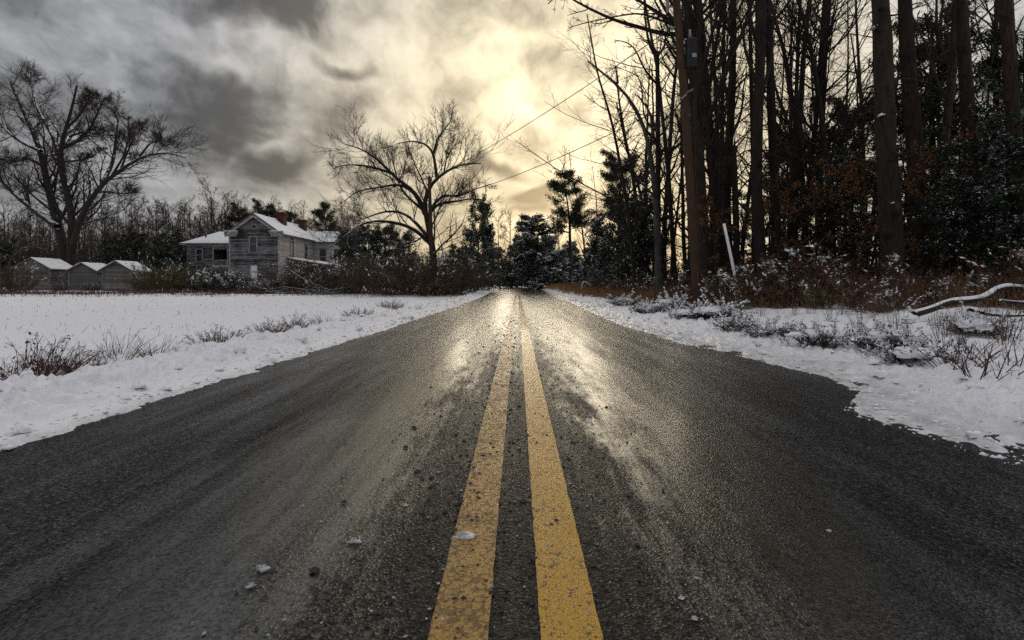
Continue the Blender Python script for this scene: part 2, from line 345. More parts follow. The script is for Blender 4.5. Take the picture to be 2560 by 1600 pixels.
M_bark = bark('dark_bark', (.009, .0065, .005), (.050, .034, .026), .0, zst=.16, sc=13.)
M_barks = bark('dark_bark_with_snow', (.022, .017, .015), (.060, .049, .043), .42)
M_barkr = bark('reddish_bark', (.010, .006, .004), (.048, .029, .020), .0, zst=.2, sc=11.)
M_birch = bark('pale_mottled_bark', (.024, .021, .020), (.12, .105, .10), .22, zst=.6, sc=5.)
M_twig = plain('twig', (.028, .021, .019), (.06, .045, .038), 3., .85, .2)
M_twigr = plain('purple_brown_twig', (.045, .020, .018), (.10, .050, .044), 5., .8, .2)
M_twigt = plain('tan_twig', (.08, .053, .034), (.17, .112, .068), 5., .8, .2)
M_farwood = plain('far_grey_brown_twig', (.045, .030, .026), (.085, .058, .048), .4, .9, .1)
M_holly = leafmat('dark_evergreen_leaf', (.010, .017, .010), (.028, .042, .022), .42)
M_cedar = leafmat('cedar_foliage', (.016, .023, .014), (.044, .055, .032), .7)
M_pine = leafmat('pine_needles', (.014, .022, .010), (.045, .055, .022), .6)
M_brown = leafmat('dry_brown_leaf', (.085, .035, .012), (.19, .085, .03), .7)
M_redbr = leafmat('russet_bramble_leaf', (.050, .026, .017), (.135, .068, .042), .7)
M_olive = leafmat('olive_shrub_leaf', (.045, .042, .014), (.10, .088, .032), .7)
M_grass = leafmat('dead_grass', (.17, .085, .034), (.36, .21, .09), .8, sc=.8)
M_pole = plain('brown_pole_wood', (.036, .019, .011), (.085, .046, .027), 6., .8, .2, .6, (6, 6, .35))
M_metalD = plain('dark_painted_metal', (.012, .013, .015), (.02, .021, .024), 5., .5, .4)
M_grey = plain('grey_porcelain', (.20, .20, .21), (.32, .32, .33), 5., .4, .5)
M_wire = plain('black_cable', (.012, .012, .012), (.02, .02, .02), 5., .6, .3)
M_white = plain('white_paint', (.55, .55, .56), (.72, .72, .72), 3., .6, .3)
M_print = plain('dark_print', (.02, .02, .022), (.03, .03, .03), 3., .6, .3)
def board_fn(t, bs, S):
    p = wpos(t); st = N(t, 'ShaderNodeMapping', Vector=p, Scale=(1, 1, 9)).outputs[0]
    n1 = noise(t, st, 1.1, 6., .7); n2 = noise(t, p, .55, 4., .6); r = N(t, 'ShaderNodeObjectInfo').outputs['Random']
    f = M_(t, 'ADD', M_(t, 'MULTIPLY', n1, .6), M_(t, 'ADD', M_(t, 'MULTIPLY', n2, .45), M_(t, 'MULTIPLY', r, .16)))
    c = MIX(t, MR(t, f, .52, .82), (.024, .023, .024), (.33, .32, .325))
    S('Base Color', c); bs.inputs['Roughness'].default_value = .85; bs.inputs['Specular IOR Level'].default_value = .2
M_board = mat('peeling_grey_board', board_fn)
M_boardw = plain('flaking_white_board', (.22, .20, .18), (.62, .60, .56), 1.6, .8, .2, .0, (1, 1, 4), rnd=.18)
M_shed = plain('weathered_shed_board', (.030, .027, .026), (.30, .285, .28), 2.2, .9, .15, .3, (1, 1, 6), rnd=.35)
M_wood = plain('grey_trim', (.16, .155, .155), (.46, .45, .45), 3., .8, .2, .2, rnd=.1)
M_dark = plain('dark_interior', (.006, .005, .005), (.012, .011, .011), 3., .9, .1)
M_brick = plain('red_chimney_brick', (.045, .018, .014), (.10, .036, .027), 5., .85, .2, .3)
M_tin = plain('rusty_tin', (.07, .06, .058), (.15, .13, .125), 2., .6, .4)
M_glass = plain('window_glass', (.02, .022, .026), (.05, .052, .058), .8, .08, .6)
M_curtain = plain('white_blind', (.62, .66, .66), (.78, .80, .80), 2., .7, .2)

# ---------------------------------------------------------------- ground and road
def xc(y): return np.where(np.asarray(y) > 62, -(np.maximum(np.asarray(y, float) - 62, 0) ** 2) / 90., 0.)
def rise(y): y = np.asarray(y, float); return .45 * sst(30, 70, y) - .35 * sst(74, 120, y)
def xl(y): return -np.interp(y, [0, 3, 6, 11, 22, 50], [2.80, 2.79, 2.76, 2.62, 2.52, 2.5])
def xr(y): return np.interp(y, [0, 2.5, 3.7, 4.1, 4.8, 5.6, 6.8, 8, 11.6, 18, 30, 70], [2.55, 2.46, 2.28, 2.62, 2.98, 2.95, 2.72, 2.42, 2.2, 2.36, 2.6, 2.7])
def gh(x, y):
    """height of the snow-covered ground"""
    x = np.asarray(x, float); y = np.asarray(y, float); X = x - xc(y)
    sl = xl(y) - X; sr = X - xr(y)
    e = sl + .07 * fbm(x * 2.5, y * 1.6, 3) + .06 * fbm(x * 9, y * 9, 3, 3)
    bank = sst(.1, .65, sl) * (1 - sst(.95, 1.6, sl))
    L = -.035 + .055 * sst(0, .13, e) + bank * (.03 + .05 * fbm(x * 1.1, y * .7, 2, 5) + .10 * np.abs(perlin(x * 4.5, y * 4.5, 2)) + .09 * np.abs(perlin(x * 9, y * 9, 4)) + .05 * np.abs(perlin(x * 19, y * 19, 4)))
    L = L + sst(.02, .4, sl) * (1 - sst(1.1, 1.8, sl)) * (.050 * np.abs(perlin(x * 13, y * 9, 6)) + .028 * np.abs(perlin(x * 25, y * 18, 8)))
    L = L + sst(1.2, 2.4, sl) * (.02 + .09 * fbm(x * .30, y * .22, 3, 7)) - .09 * np.exp(-((sl - 1.9) / .5) ** 2)
    e = sr + .10 * fbm(x * 2.0, y * 2.0, 3, 1) + .07 * fbm(x * 8, y * 8, 3, 2)
    Rr = -.035 + .048 * sst(0, .22, e) + sst(.1, .9, sr) * (1 - sst(2.0, 3.2, sr)) * (.085 * np.abs(perlin(x * 6, y * 5, 12)) + .08 * np.abs(perlin(x * 13, y * 11, 14)) + .04 * np.abs(perlin(x * 24, y * 20, 15)))
    Rr = Rr - .055 * sst(.10, .38, fbm(x * 1.5, y * .8, 3, 21)) * (1 - sst(.5, 1.0, sr)) * (1 - sst(9, 14, y))
    Rr = Rr + .07 * sst(.7, 1.9, sr) + .32 * sst(2.2, 9, sr) + sst(1.8, 3, sr) * (.09 * fbm(x * .6, y * .5, 3, 9) + .05 * np.abs(perlin(x * 2.2, y * 2.2, 31)))
    return np.where(X < 0, L, Rr) + rise(y)
def gz(x, y): return float(gh(np.array([x]), np.array([y]))[0])
ys = np.concatenate([-np.geomspace(80, 1, 26), np.linspace(-.6, 1.1, 10), np.geomspace(1.2, 110, 500), np.geomspace(116, 900, 24)])
xp = np.concatenate([[.7, 1.4], np.arange(1.8, 3.5, .022), np.arange(3.5, 6.5, .048), np.arange(6.5, 14, .14), np.geomspace(14, 60, 46), np.geomspace(63, 900, 20)])
xs = np.concatenate([-xp[::-1], [0], xp])
Xg, Yg = np.meshgrid(xs, ys); Zg = gh(Xg, Yg)
nx, ny = len(xs), len(ys)
i, j = np.meshgrid(np.arange(ny - 1), np.arange(nx - 1), indexing='ij')
mb = MB().add(np.stack([Xg, Yg, Zg], -1), np.stack([i * nx + j, i * nx + j + 1, (i + 1) * nx + j + 1, (i + 1) * nx + j], -1).reshape(-1, 4))
ground = build(mb, 'snowy_ground', M_snow); tag(ground, 'snow covered ground either side of the road', kind='structure')
at = ground.data.attributes.new('slush', 'FLOAT', 'POINT')
Xr = Xg - xc(Yg); sl_, sr_ = xl(Yg) - Xr, Xr - xr(Yg)
at.data.foreach_set('value', np.where(Xr < 0, .4 * (1 - sst(.0, .16, sl_)), 1.0 * (1 - sst(.1, 1.15, sr_)) + .12 * (1 - sst(1., 2.2, sr_))).ravel().astype('f'))

ry = np.concatenate([np.linspace(-80, 0, 9), np.arange(2, 130, 1.5)]); rx = np.linspace(-3.25, 3.25, 15)
Xq, Yq = np.meshgrid(rx, ry); Zq = rise(Yq) - .035 * (np.abs(Xq) / 3.2) ** 2 + .012
mb = MB(); n_ = len(rx); i, j = np.meshgrid(np.arange(len(ry) - 1), np.arange(n_ - 1), indexing='ij')
mb.add(np.stack([Xq + xc(Yq), Yq, Zq], -1), np.stack([i * n_ + j, i * n_ + j + 1, (i + 1) * n_ + j + 1, (i + 1) * n_ + j], -1).reshape(-1, 4))
road = build(mb, 'road', M_road); tag(road, 'wet black asphalt country road running straight away', kind='structure')
rng = np.random.default_rng(3)
for k, (a, b, wear) in enumerate([(-.226, -.074, .95), (.058, .214, .42)]):
    yy = np.concatenate([np.linspace(-20, .5, 8), np.geomspace(.6, 66, 420)])
    ja, jb = .0025 * fbm(yy * 9, yy * 0 + 3 * k, 3), .0025 * fbm(yy * 9, yy * 0 + 7 + 3 * k, 3)
    x4 = np.stack([a + ja, np.full_like(yy, a + .05), np.full_like(yy, b - .05), b + jb], 1); Yv = np.repeat(yy[:, None], 4, 1)
    V = np.stack([x4 + xc(Yv), Yv, rise(Yv) - .035 * (np.abs(x4) / 3.2) ** 2 + .0165], -1)
    i, j = np.meshgrid(np.arange(len(yy) - 1), np.arange(3), indexing='ij')
    ln = build(MB().add(V, np.stack([i * 4 + j, i * 4 + j + 1, i * 4 + j + 5, i * 4 + j + 4], -1).reshape(-1, 4)), 'center_line', M_paint, road)
    ln['label'] = 'worn yellow centre line crusted with grey slush' if k == 0 else 'brighter wet yellow centre line'
    at = ln.data.attributes.new('wear', 'FLOAT', 'POINT'); at.data.foreach_set('value', np.full(len(V.reshape(-1, 3)), wear, 'f'))

# loose snow clods on the ploughed banks, ice crumbs and grit along the centre lines
mb = MB(); rng = np.random.default_rng(5)
for side, n in ((-1, 240), (1, 260)):
    for k in range(n):
        y = float(np.exp(rng.uniform(math.log(2.3), math.log(45)))); s = abs(rng.normal(.75, .4)) + .12 if side < 0 else rng.uniform(.2, 1.9)
        x = (float(xl(y)) - s) if side < 0 else float(xr(y)) + s
        r = rng.uniform(.015, .05) * (1.5 if rng.random() < .12 else 1) * min(1.6, .7 + y / 12) * (1 if side < 0 else .8)
        lump(mb, (x, y, gz(x, y) + r * .15), (r * rng.uniform(.8, 1.5), r * rng.uniform(.8, 1.3), r * rng.uniform(.6, 1)), rng, 0, 8, 5, .5)
n = 2000; sd_ = np.where(rng.random(n) < .35, -1, 1); yv = np.exp(rng.uniform(math.log(2.2), math.log(30), n)); off = np.abs(rng.normal(0, .2, n)) * np.where(sd_ > 0, 1.8, 1) + .03
xv = np.where(sd_ < 0, xl(yv) - off, xr(yv) + off); sz = rng.lognormal(-4.9, .5, n) * np.clip(.6 + yv / 10, .7, 2.)
octas(mb, np.stack([xv, yv, np.maximum(gh(xv, yv), rise(yv) - .012) + sz * .1], -1), sz * 1.3, sz * .8, rng, 0)
o = build(mb, 'snow_clods', M_snowbit); tag(o, 'loose snow clods on the ploughed roadside banks', 'snow', kind='stuff')
mb = MB(); n = 2600
yv = np.exp(rng.uniform(math.log(1.1), math.log(14), n)); xv = np.where(rng.random(n) < .45, rng.normal(-.16, .07, n), rng.normal(0, .36, n)); keep = np.abs(xv) < 1.3
C = np.stack([xv, yv, np.full(n, .014)], -1)[keep]; sz = rng.uniform(.0025, .0075, len(C)) * (1 + .9 * (rng.random(len(C)) < .1)) * np.clip(.75 + C[:, 1] / 10, .8, 1.8)
ic = rng.random(len(C)) < .22
octas(mb, C[ic], sz[ic], sz[ic] * .7, rng, 0); octas(mb, C[~ic], sz[~ic] * 1.25, sz[~ic] * .8, rng, 1)
M_grit = plain('dark_grit', (.016, .014, .013), (.04, .034, .03), 20., .5, .4)
o = build(mb, 'road_grit', [M_ice, M_grit], smooth=False); tag(o, 'ice crumbs and grit scattered along the road centre', 'grit', kind='stuff')
for k, (px, py, r, lab, mt) in enumerate([(1165, 1352, .035, 'flat patch of crusted snow across the left yellow line', M_ice), (1190, 1190, .016, 'small snow flake clump on the left yellow line beyond the crusted patch', M_ice),
        (1332, 1410, .011, 'dark stone lying between the two yellow lines', M_grit), (1375, 1375, .009, 'brown ice lump nearest on the right yellow line', M_ice),
        (1398, 1362, .008, 'brown ice lump on the right yellow line beside another', M_ice), (885, 1365, .016, 'pale ice sliver left of the yellow lines', M_ice),
        (655, 1435, .017, 'grey ice lump on the asphalt at lower left', M_ice), (628, 1478, .012, 'small bright ice chip nearest the lower left of the road', M_ice),
        (785, 1440, .016, 'dull brown ice lump left of the yellow lines', M_grit), (1015, 1125, .014, 'dark clod on the left lane beside the grit strip', M_grit),
        (2072, 1338, .008, 'tiny white chip alone on the right lane', M_ice), (1035, 1075, .016, 'dark clod farther up the left lane', M_grit), (860, 1265, .011, 'dark pebble at the edge of the left wheel track', M_grit)]):
    Z = 1152. / (py - VY); w = P(px, py, Z); mb = MB()
    lump(mb, (0, 0, 0), (r * 1.15, r * .7, r * (.25 if k == 0 else .55)), rng, 0, 9, 5, .9)
    o = build(mb, 'ice_chunk' if mt is M_ice else 'road_stone', mt, loc=(w[0], w[1], .016)); tag(o, lab, 'ice' if mt is M_ice else 'stone', 'small lumps lying on the road')

# field stubble and weeds poking through the snow
mb = MB(); n = 700
yv = np.exp(rng.uniform(math.log(5), math.log(40), n)); xv = -3.8 - rng.random(n) ** .8 * (yv * 1.05 + 1); h = rng.uniform(.02, .10, n) * (1 + 1.2 * (rng.random(n) < .10))
s = np.stack([xv, yv, gh(xv, yv) - .01], -1); d = np.stack([rng.normal(0, .35, n), rng.normal(0, .35, n), np.ones(n)], -1)
Pt = walk(s, d, h, 3, .15, 0, rng); tubes(mb, Pt, np.full((n, 3), .004) * np.clip(yv / 9, .6, 2.2)[:, None] * np.array([1, .8, .4]), 3)
n = 900; yv = rng.uniform(34, 41, n); xv = rng.uniform(-46, -7, n); s = np.stack([xv, yv, gh(xv, yv) - .01], -1)
Pt = walk(s, np.stack([rng.normal(0, .3, n), rng.normal(0, .3, n), np.ones(n)], -1), rng.uniform(.08, .5, n), 3, .15, 0, rng); tubes(mb, Pt, np.full((n, 3), .010), 3)
o = build(mb, 'field_stubble', M_twigr); tag(o, 'dark stubble stalks poking through the snowy field', 'stubble', kind='stuff')

# ---------------------------------------------------------------- abandoned house
unit = MB().add([[-.5, 0, -.5], [.5, 0, -.5], [-.5, 0, .5], [.5, 0, .5], [-.5, -1, -.5], [.5, -1, -.5], [-.5, -.25, .5], [.5, -.25, .5]],
                [[0, 2, 3, 1], [4, 5, 7, 6], [0, 1, 5, 4], [2, 6, 7, 3], [0, 4, 6, 2], [1, 3, 7, 5]])
UB = {m.name: unit.mesh('clapboard', m, False) for m in (M_board, M_boardw, M_shed)}
hr = np.random.default_rng(8)
def wall(root, O, ang, W, z0, H, gable=0, open_=(), m=None, back=None, pitch=.2, th=.035, jit=.0):
    """a wall (dark sheathing) that carries separate clapboards; O is its lower left corner seen from outside, ang its heading"""
    u = np.array([math.cos(ang), math.sin(ang), 0]); nv = np.array([math.sin(ang), -math.cos(ang), 0]); O = np.array(O, float)
    pts = [(0, z0), (W, z0), (W, H)] + ([(W / 2, H + gable)] if gable else []) + [(0, H)]
    V = [O + u * a + np.array([0, 0, b]) - nv * s for s in (.02, .22) for a, b in pts]; k = len(pts)
    mb = MB()
    for q in range(1, k - 1): mb.add([V[0], V[q], V[q + 1]], [[0, 1, 2]]); mb.add([V[k], V[k + q + 1], V[k + q]], [[0, 1, 2]])
    for q in range(k): mb.add([V[q], V[(q + 1) % k], V[k + (q + 1) % k], V[k + q]], [[0, 3, 2, 1]])
    w = build(mb, 'wall', back or M_dark, root, False)
    z = z0
    while z < H + gable - .05:
        zc_ = z + pitch / 2; a, b = 0, W
        if zc_ > H and gable: f = (zc_ - H) / gable; a, b = W / 2 * f, W - W / 2 * f
        segs = [(a, b)]
        for (p0, p1, q0, q1) in open_:
            if q0 - .06 < zc_ < q1 + .06:
                segs = [s for (c, d) in segs for s in ((c, min(d, p0)), (max(c, p1), d)) if s[1] - s[0] > .06]
        for (c, d) in segs:
            o = link('clapboard', UB[m.name], w); dz = hr.uniform(-jit, jit)
            o.location = O + u * (c + d) / 2 + np.array([0, 0, zc_ + dz]); o.rotation_euler = (0, hr.normal(0, jit * .06), ang); o.scale = (d - c, th * hr.uniform(.8, 1.3), pitch * 1.04)
        z += pitch
    return w
def window(root, O, ang, u0, u1, z0, z1, pane=None, sash=True):
    u = np.array([math.cos(ang), math.sin(ang), 0]); nv = np.array([math.sin(ang), -math.cos(ang), 0]); O = np.array(O, float)
    rot = np.array([u, -nv, [0, 0, 1]]).T
    at_ = lambda a, b, d: O + u * a + nv * d + np.array([0, 0, b])
    mb = MB(); w_, h_ = u1 - u0, z1 - z0; fr = .11
    for a in (u0 + fr / 2, u1 - fr / 2): box(mb, at_(a, (z0 + z1) / 2, .03), (fr, .12, h_), 0, rot)
    box(mb, at_((u0 + u1) / 2, z1 - fr / 2, .032), (w_ - 2 * fr, .12, fr), 0, rot)
    if sash: box(mb, at_((u0 + u1) / 2, (z0 + z1) / 2, .02), (w_ - 2 * fr, .08, .07), 0, rot)
    f = build(mb, 'window', M_wood, root, False)
    build(box(MB(), at_((u0 + u1) / 2, (z0 + z1) / 2, .0), (w_ - fr, .03, h_ - .06), 0, rot), 'pane', pane or M_glass, f, False)
    build(box(MB(), at_((u0 + u1) / 2, z0 - .03, .06), (w_ + .12, .2, .07), 0, rot), 'sill', M_wood, f, False)
    return f
def slab(root, name, quad, th, m, snow=.16, inset=.05):
    """roof plane from four corners (outer face), thickness downwards, with a settled snow layer"""
    q = np.array(quad, float); n = nrm(np.cross(q[1] - q[0], q[3] - q[0])); n = n if n[2] > 0 else -n
    fc = [[0, 1, 2, 3], [7, 6, 5, 4], [0, 4, 5, 1], [1, 5, 6, 2], [2, 6, 7, 3], [3, 7, 4, 0]]
    r = build(MB().add(np.concatenate([q, q - n * th]), fc), name, m, root, False)
    if snow:
        c = q.mean(0); nu = 14; g = np.linspace(0, 1, nu); A, B = np.meshgrid(g, g)
        b = q + n * .004
        S_ = ((1 - A)[..., None] * (1 - B)[..., None] * b[0] + A[..., None] * (1 - B)[..., None] * b[1] + A[..., None] * B[..., None] * b[2] + (1 - A)[..., None] * B[..., None] * b[3])
        ed = np.minimum(np.minimum(A, 1 - A), np.minimum(B, 1 - B)); hh = snow * sst(-.02, .07, ed) * (1 + .25 * fbm(S_[..., 0] * .8, S_[..., 1] * .8 + S_[..., 2]))
        i, j = np.meshgrid(np.arange(nu - 1), np.arange(nu - 1), indexing='ij')
        f4 = np.stack([i * nu + j, i * nu + j + 1, (i + 1) * nu + j + 1, (i + 1) * nu + j], -1).reshape(-1, 4)
        s = MB().add(S_ + n * hh[..., None] , f4)
        build(s, 'snow_cover', M_snowbit, r)
    return r
HX, HY = -33.9, 66.0
HZ = gz(HX, HY)
house = thing('abandoned_house', 'abandoned two storey clapboard farmhouse with snowy roofs and peeling grey gable', 'house', (HX, HY, HZ))
g0 = 0.15
W_, E_, A_ = 6.3, 7.25, 2.25                                             # gable front: width, eave height, rise
x0, x1 = -W_ / 2, W_ / 2
wall(house, (x0, 0, 0), 0, W_, g0, E_, A_, [(2.42, 3.58, 4.55, 6.72), (2.55, 3.62, 1.15, 3.05)], M_board)
window(house, (x0, 0, 0), 0, 2.45, 3.55, 4.6, 6.7); window(house, (x0, 0, 0), 0, 2.58, 3.6, 1.2, 3.0, M_curtain)
mb = MB(); a = np.linspace(0, 2 * np.pi, 13)
tubes(mb, np.stack([.30 * np.cos(a), np.full(13, -.06), E_ + .62 + .30 * np.sin(a)], -1), np.full(13, .06), 5)
vent = build(mb, 'attic_vent', M_wood, house); build(box(MB(), (0, -.045, E_ + .62), (.42, .02, .42)), 'vent_louvre', M_glass, vent)
DP = 11.0
wall(house, (x1, 0, 0), R(90), DP, g0, E_, 0, [(3.2, 4.3, 4.4, 6.6), (7.8, 8.9, 4.2, 6.3)], M_boardw)
window(house, (x1, 0, 0), R(90), 3.2, 4.3, 4.45, 6.55); window(house, (x1, 0, 0), R(90), 7.8, 8.9, 4.25, 6.25)
wall(house, (x0, DP + 4, 0), R(-90), DP + 4, g0, E_, 0, [], M_board)
for q, s in ((x0, -1), (x1, 1)):                                          # corner boards
    build(box(MB(), (q + s * .02, -.05, (g0 + E_) / 2), (.22, .16, E_ - g0)), 'corner_board', M_wood, house, False)
oh, ov = .55, .45; rh = E_ + A_ + .12; eh = E_ - A_ / (W_ / 2) * oh + .12
slab(house, 'roof', [(0, -ov, rh), (x1 + oh, -ov, eh), (x1 + oh, DP + 5, eh), (0, DP + 5, rh)], .16, M_tin, .2)
slab(house, 'roof', [(0, -ov, rh), (x0 - oh, -ov, eh), (x0 - oh, DP + 5, eh), (0, DP + 5, rh)], .16, M_tin, .2)
for s in (-1, 1):                                                         # raking cornice and eave returns
    L = math.hypot(W_ / 2 + oh, rh - eh); an = math.atan2(rh - eh, W_ / 2 + oh)
    rot = np.array([[math.cos(an), 0, s * math.sin(an)], [0, 1, 0], [-s * math.sin(an), 0, math.cos(an)]])
    build(box(MB(), (s * (W_ / 2 + oh) / 2, -ov + .12, (rh + eh) / 2 - .32), (L - .1, .2, .3), 0, rot), 'raking_cornice', M_wood, house, False)
    mb = MB(); box(mb, (s * (W_ / 2 - .25), -.22, E_ - .14), (1.7, .36, .32)); box(mb, (s * (W_ / 2 - .35), -.17, E_ - .46), (1.2, .2, .3))
    rt = build(mb, 'eave_return', M_wood, house, False)
    build(box(MB(), (s * (W_ / 2 - .25), -.25, E_ + .07), (1.75, .42, .09)), 'snow_cover', M_snowbit, rt)
def chimney(x, y, zb, zt, w):
    mb = MB(); box(mb, (x, y, (zb + zt) / 2), (w, w, zt - zb)); box(mb, (x, y, zt + .08), (w * 1.22, w * 1.22, .16)); box(mb, (x, y, zt + .24), (w * 1.1, w * 1.1, .16))
    c = build(mb, 'chimney', M_brick, house, False)
    mb = MB(); lump(mb, (x, y, zt + .31), (w * .55, w * .55, .14), hr, 0, 10, 5, .1, 0); build(mb, 'snow_cap', M_snowbit, c)
chimney(1.2, 5.0, 8.0, 10.15, 1.0); chimney(1.5, 11.2, 8.0, 9.9, .9); chimney(-3.6, 9, 6.5, 9.35, .9)
mb = MB(); tubes(mb, [[.35, 3, 9.3], [.35, 3, 11.5]], [.035, .02], 5); tubes(mb, [[.33, 3, 9.3], [.24, 3, 10.1]], [.02, .02], 4)
build(mb, 'antenna_mast', M_metalD, house)
mb = MB(); tubes(mb, [[1.7, 8, 9], [1.55, 8, 11]], [.03, .02], 5); build(mb, 'antenna_mast', M_metalD, house)
# cross wing on the right at the back
cx0, cx1, cy0, cy1, ch = x1, x1 + 2.9, DP, DP + 5, 6.9
wall(house, (cx0, cy0, 0), 0, cx1 - cx0, g0, ch, 0, [(.9, 2.1, 3.4, 5.9)], M_boardw); window(house, (cx0, cy0, 0), 0, .95, 2.05, 3.45, 5.85)
wall(house, (cx1, cy0, 0), R(90), cy1 - cy0, g0, ch, 1.4, [(1.3, 2.5, 3.4, 5.9)], M_boardw); window(house, (cx1, cy0, 0), R(90), 1.35, 2.45, 3.45, 5.85)
ym = (cy0 + cy1) / 2
slab(house, 'roof', [(0, ym, ch + 1.75), (cx1 + .5, ym, ch + 1.75), (cx1 + .5, cy0 - .5, ch - .1), (0, cy0 - .5, ch - .1)], .14, M_tin, .2)
slab(house, 'roof', [(0, ym, ch + 1.75), (cx1 + .5, ym, ch + 1.75), (cx1 + .5, cy1 + .5, ch - .1), (0, cy1 + .5, ch - .1)], .14, M_tin, .2)
# side porch roof
slab(house, 'porch_roof', [(x1 + .05, 2, 4.0), (x1 + .05, 13, 4.0), (x1 + 8.6, 13, 2.55), (x1 + 8.6, 2, 2.55)], .16, M_tin, .18)
for yy_ in (2.3, 7, 12.5): build(box(MB(), (x1 + 8.1, yy_, 1.25), (.18, .18, 2.5)), 'porch_post', M_wood, house, False)
# left wing with its upstairs porch
lx0, lx1, ly, lh, lw = x0 - 7.5, x0, 3.0, 5.75, 7.5
wall(house, (lx0, ly, 0), 0, 3.45, g0, lh, 0, [(1.15, 2.2, 3.55, 5.35)], M_board); window(house, (lx0, ly, 0), 0, 1.18, 2.17, 3.6, 5.3)
wall(house, (lx0 + 3.45, ly, 0), 0, 4.05, g0, 2.75, 0, [], M_board)
wall(house, (lx0 + 3.45, ly + 2.4, 0), 0, 4.05, 2.75, lh, 0, [(0, 4.05, 2.8, lh)], M_board)  # boards left off: the near-black backing paints in the recess's shade
wall(house, (lx0, ly + 6, 0), R(-90), 6, g0, lh, 0, [], M_board); wall(house, (lx0 + 3.45, ly + .02, 0), R(90), 2.38, 2.75, lh, 0, [], M_board)
build(box(MB(), (lx0 + 3.45 + .95, ly + 2.38, 3.85), (.9, .06, 2.0)), 'door', M_dark, house, False)
build(box(MB(), (lx0 + 5.47, ly + 1.15, 2.8), (4.05, 2.5, .12)), 'porch_floor', M_wood, house, False)
build(box(MB(), (lx0 + 5.47, ly - .12, 2.93), (4.0, .1, .07)), 'porch_snow', M_snowbit, house, False)
build(box(MB(), (lx0 + 3.75, ly + .0, lh + .05), (7.6, .3, .34)), 'frieze', M_wood, house, False)
for q in (3.55, 5.5, 7.4): build(box(MB(), (lx0 + q, ly - .02, (2.86 + lh) / 2), (.14, .14, lh - 2.86)), 'porch_post', M_wood, house, False)
for q0, q1 in ((3.62, 5.43), (5.57, 7.33)):
    mb = MB(); xm = lx0 + (q0 + q1) / 2; box(mb, (xm, ly - .03, 3.75), (q1 - q0, .09, .08)); box(mb, (xm, ly - .03, 2.99), (q1 - q0, .07, .07))
    rl = build(mb, 'railing', M_wood, house, False)
    for q in np.arange(q0 + .12, q1 - .04, .2): build(box(MB(), (lx0 + q, ly - .03, 3.37), (.075, .05, .70)), 'baluster', M_wood, rl, False)
    fr = build(box(MB(), (xm, ly - .02, lh - .15), (q1 - q0, .06, .06)), 'porch_valance', M_wood, house, False)
    for q in np.arange(q0 + .1, q1 - .04, .2): build(box(MB(), (lx0 + q, ly - .02, lh - .38), (.09, .05, .40)), 'spindle', M_wood, fr, False)
rz_ = lh + 2.1; yb = ly + 6.5
slab(house, 'roof', [(lx0 + 2.6, ly + 3, rz_), (x0 + .02, ly + 3, rz_), (x0 + .02, ly - .5, lh + .22), (lx0 - .7, ly - .5, lh + .22)], .14, M_tin, .18)
slab(house, 'roof', [(lx0 + 2.6, ly + 3, rz_), (x0 + .02, ly + 3, rz_), (x0 + .02, yb, lh + .22), (lx0 - .7, yb, lh + .22)], .14, M_tin, .18)
mb = MB().add([(lx0 + 2.6, ly + 3, rz_), (lx0 - .7, ly - .5, lh + .22), (lx0 - .7, yb, lh + .22), (lx0 + 2.6, ly + 3, rz_ - .2), (lx0 - .7, ly - .5, lh + .05), (lx0 - .7, yb, lh + .05)],
              [[0, 1, 2], [3, 5, 4]]).add([(lx0 - .7, ly - .5, lh + .22), (lx0 - .7, yb, lh + .22), (lx0 - .7, yb, lh + .05), (lx0 - .7, ly - .5, lh + .05)], [[0, 1, 2, 3]])
build(mb, 'roof_hip', M_snowbit, house, False)
mb = MB(); tubes(mb, [[lx0 + 2.0, ly + .9, lh + .9], [lx0 + 2.0, ly + .9, lh + 1.65]], [.11, .11], 8, 0, True); build(mb, 'vent_pipe', M_metalD, house)

# ---------------------------------------------------------------- three board sheds
def shed(px, Z, W, H, A, dep, ang, label, seed):
    X = (px - VX) / F * Z; z = gz(X, Z); r = thing('board_shed', label, 'shed', (X, Z, z), R(ang), 'sheds at the edge of the field')
    wall(r, (-W / 2, 0, 0), 0, W, .05, H, A, [], M_shed, pitch=.19, th=.05, jit=.02)
    wall(r, (W / 2, 0, 0), R(90), dep, .05, H, 0, [(dep * .3, dep * .62, .1, H - .3)], M_shed, pitch=.19, th=.05, jit=.02)
    wall(r, (-W / 2, dep, 0), R(-90), dep, .05, H, 0, [], M_shed, pitch=.28, th=.05); wall(r, (W / 2, dep, 0), R(180), W, .05, H, A, [], M_shed, pitch=.28, th=.05)
    build(box(MB(), (W / 2 + .02, dep * .46, H / 2 - .1), (.05, dep * .3, H - .35)), 'door', M_shed, r, False)
    oh = .35; e = H - A / (W / 2) * oh + .06; t = H + A + .06
    slab(r, 'roof', [(0, -.35, t), (W / 2 + oh, -.35, e), (W / 2 + oh, dep + .3, e), (0, dep + .3, t)], .08, M_tin, .13)
    slab(r, 'roof', [(0, -.35, t), (-W / 2 - oh, -.35, e), (-W / 2 - oh, dep + .3, e), (0, dep + .3, t)], .08, M_tin, .13)
    for s in (-1, 1): build(box(MB(), (s * (W / 2 + .02), -.03, H / 2), (.14, .12, H)), 'corner_post', M_shed, r, False)
shed(82, 52, 3.1, 2.35, .95, 3.4, 8, 'largest leftmost weathered board shed with snowy gable roof', 1)
shed(208, 53, 2.5, 2.1, .75, 2.9, 8, 'middle weathered board shed between two other sheds', 2)
shed(293, 51, 2.5, 2.15, .8, 3.0, 8, 'rightmost weathered board shed beside the olive bush', 3)

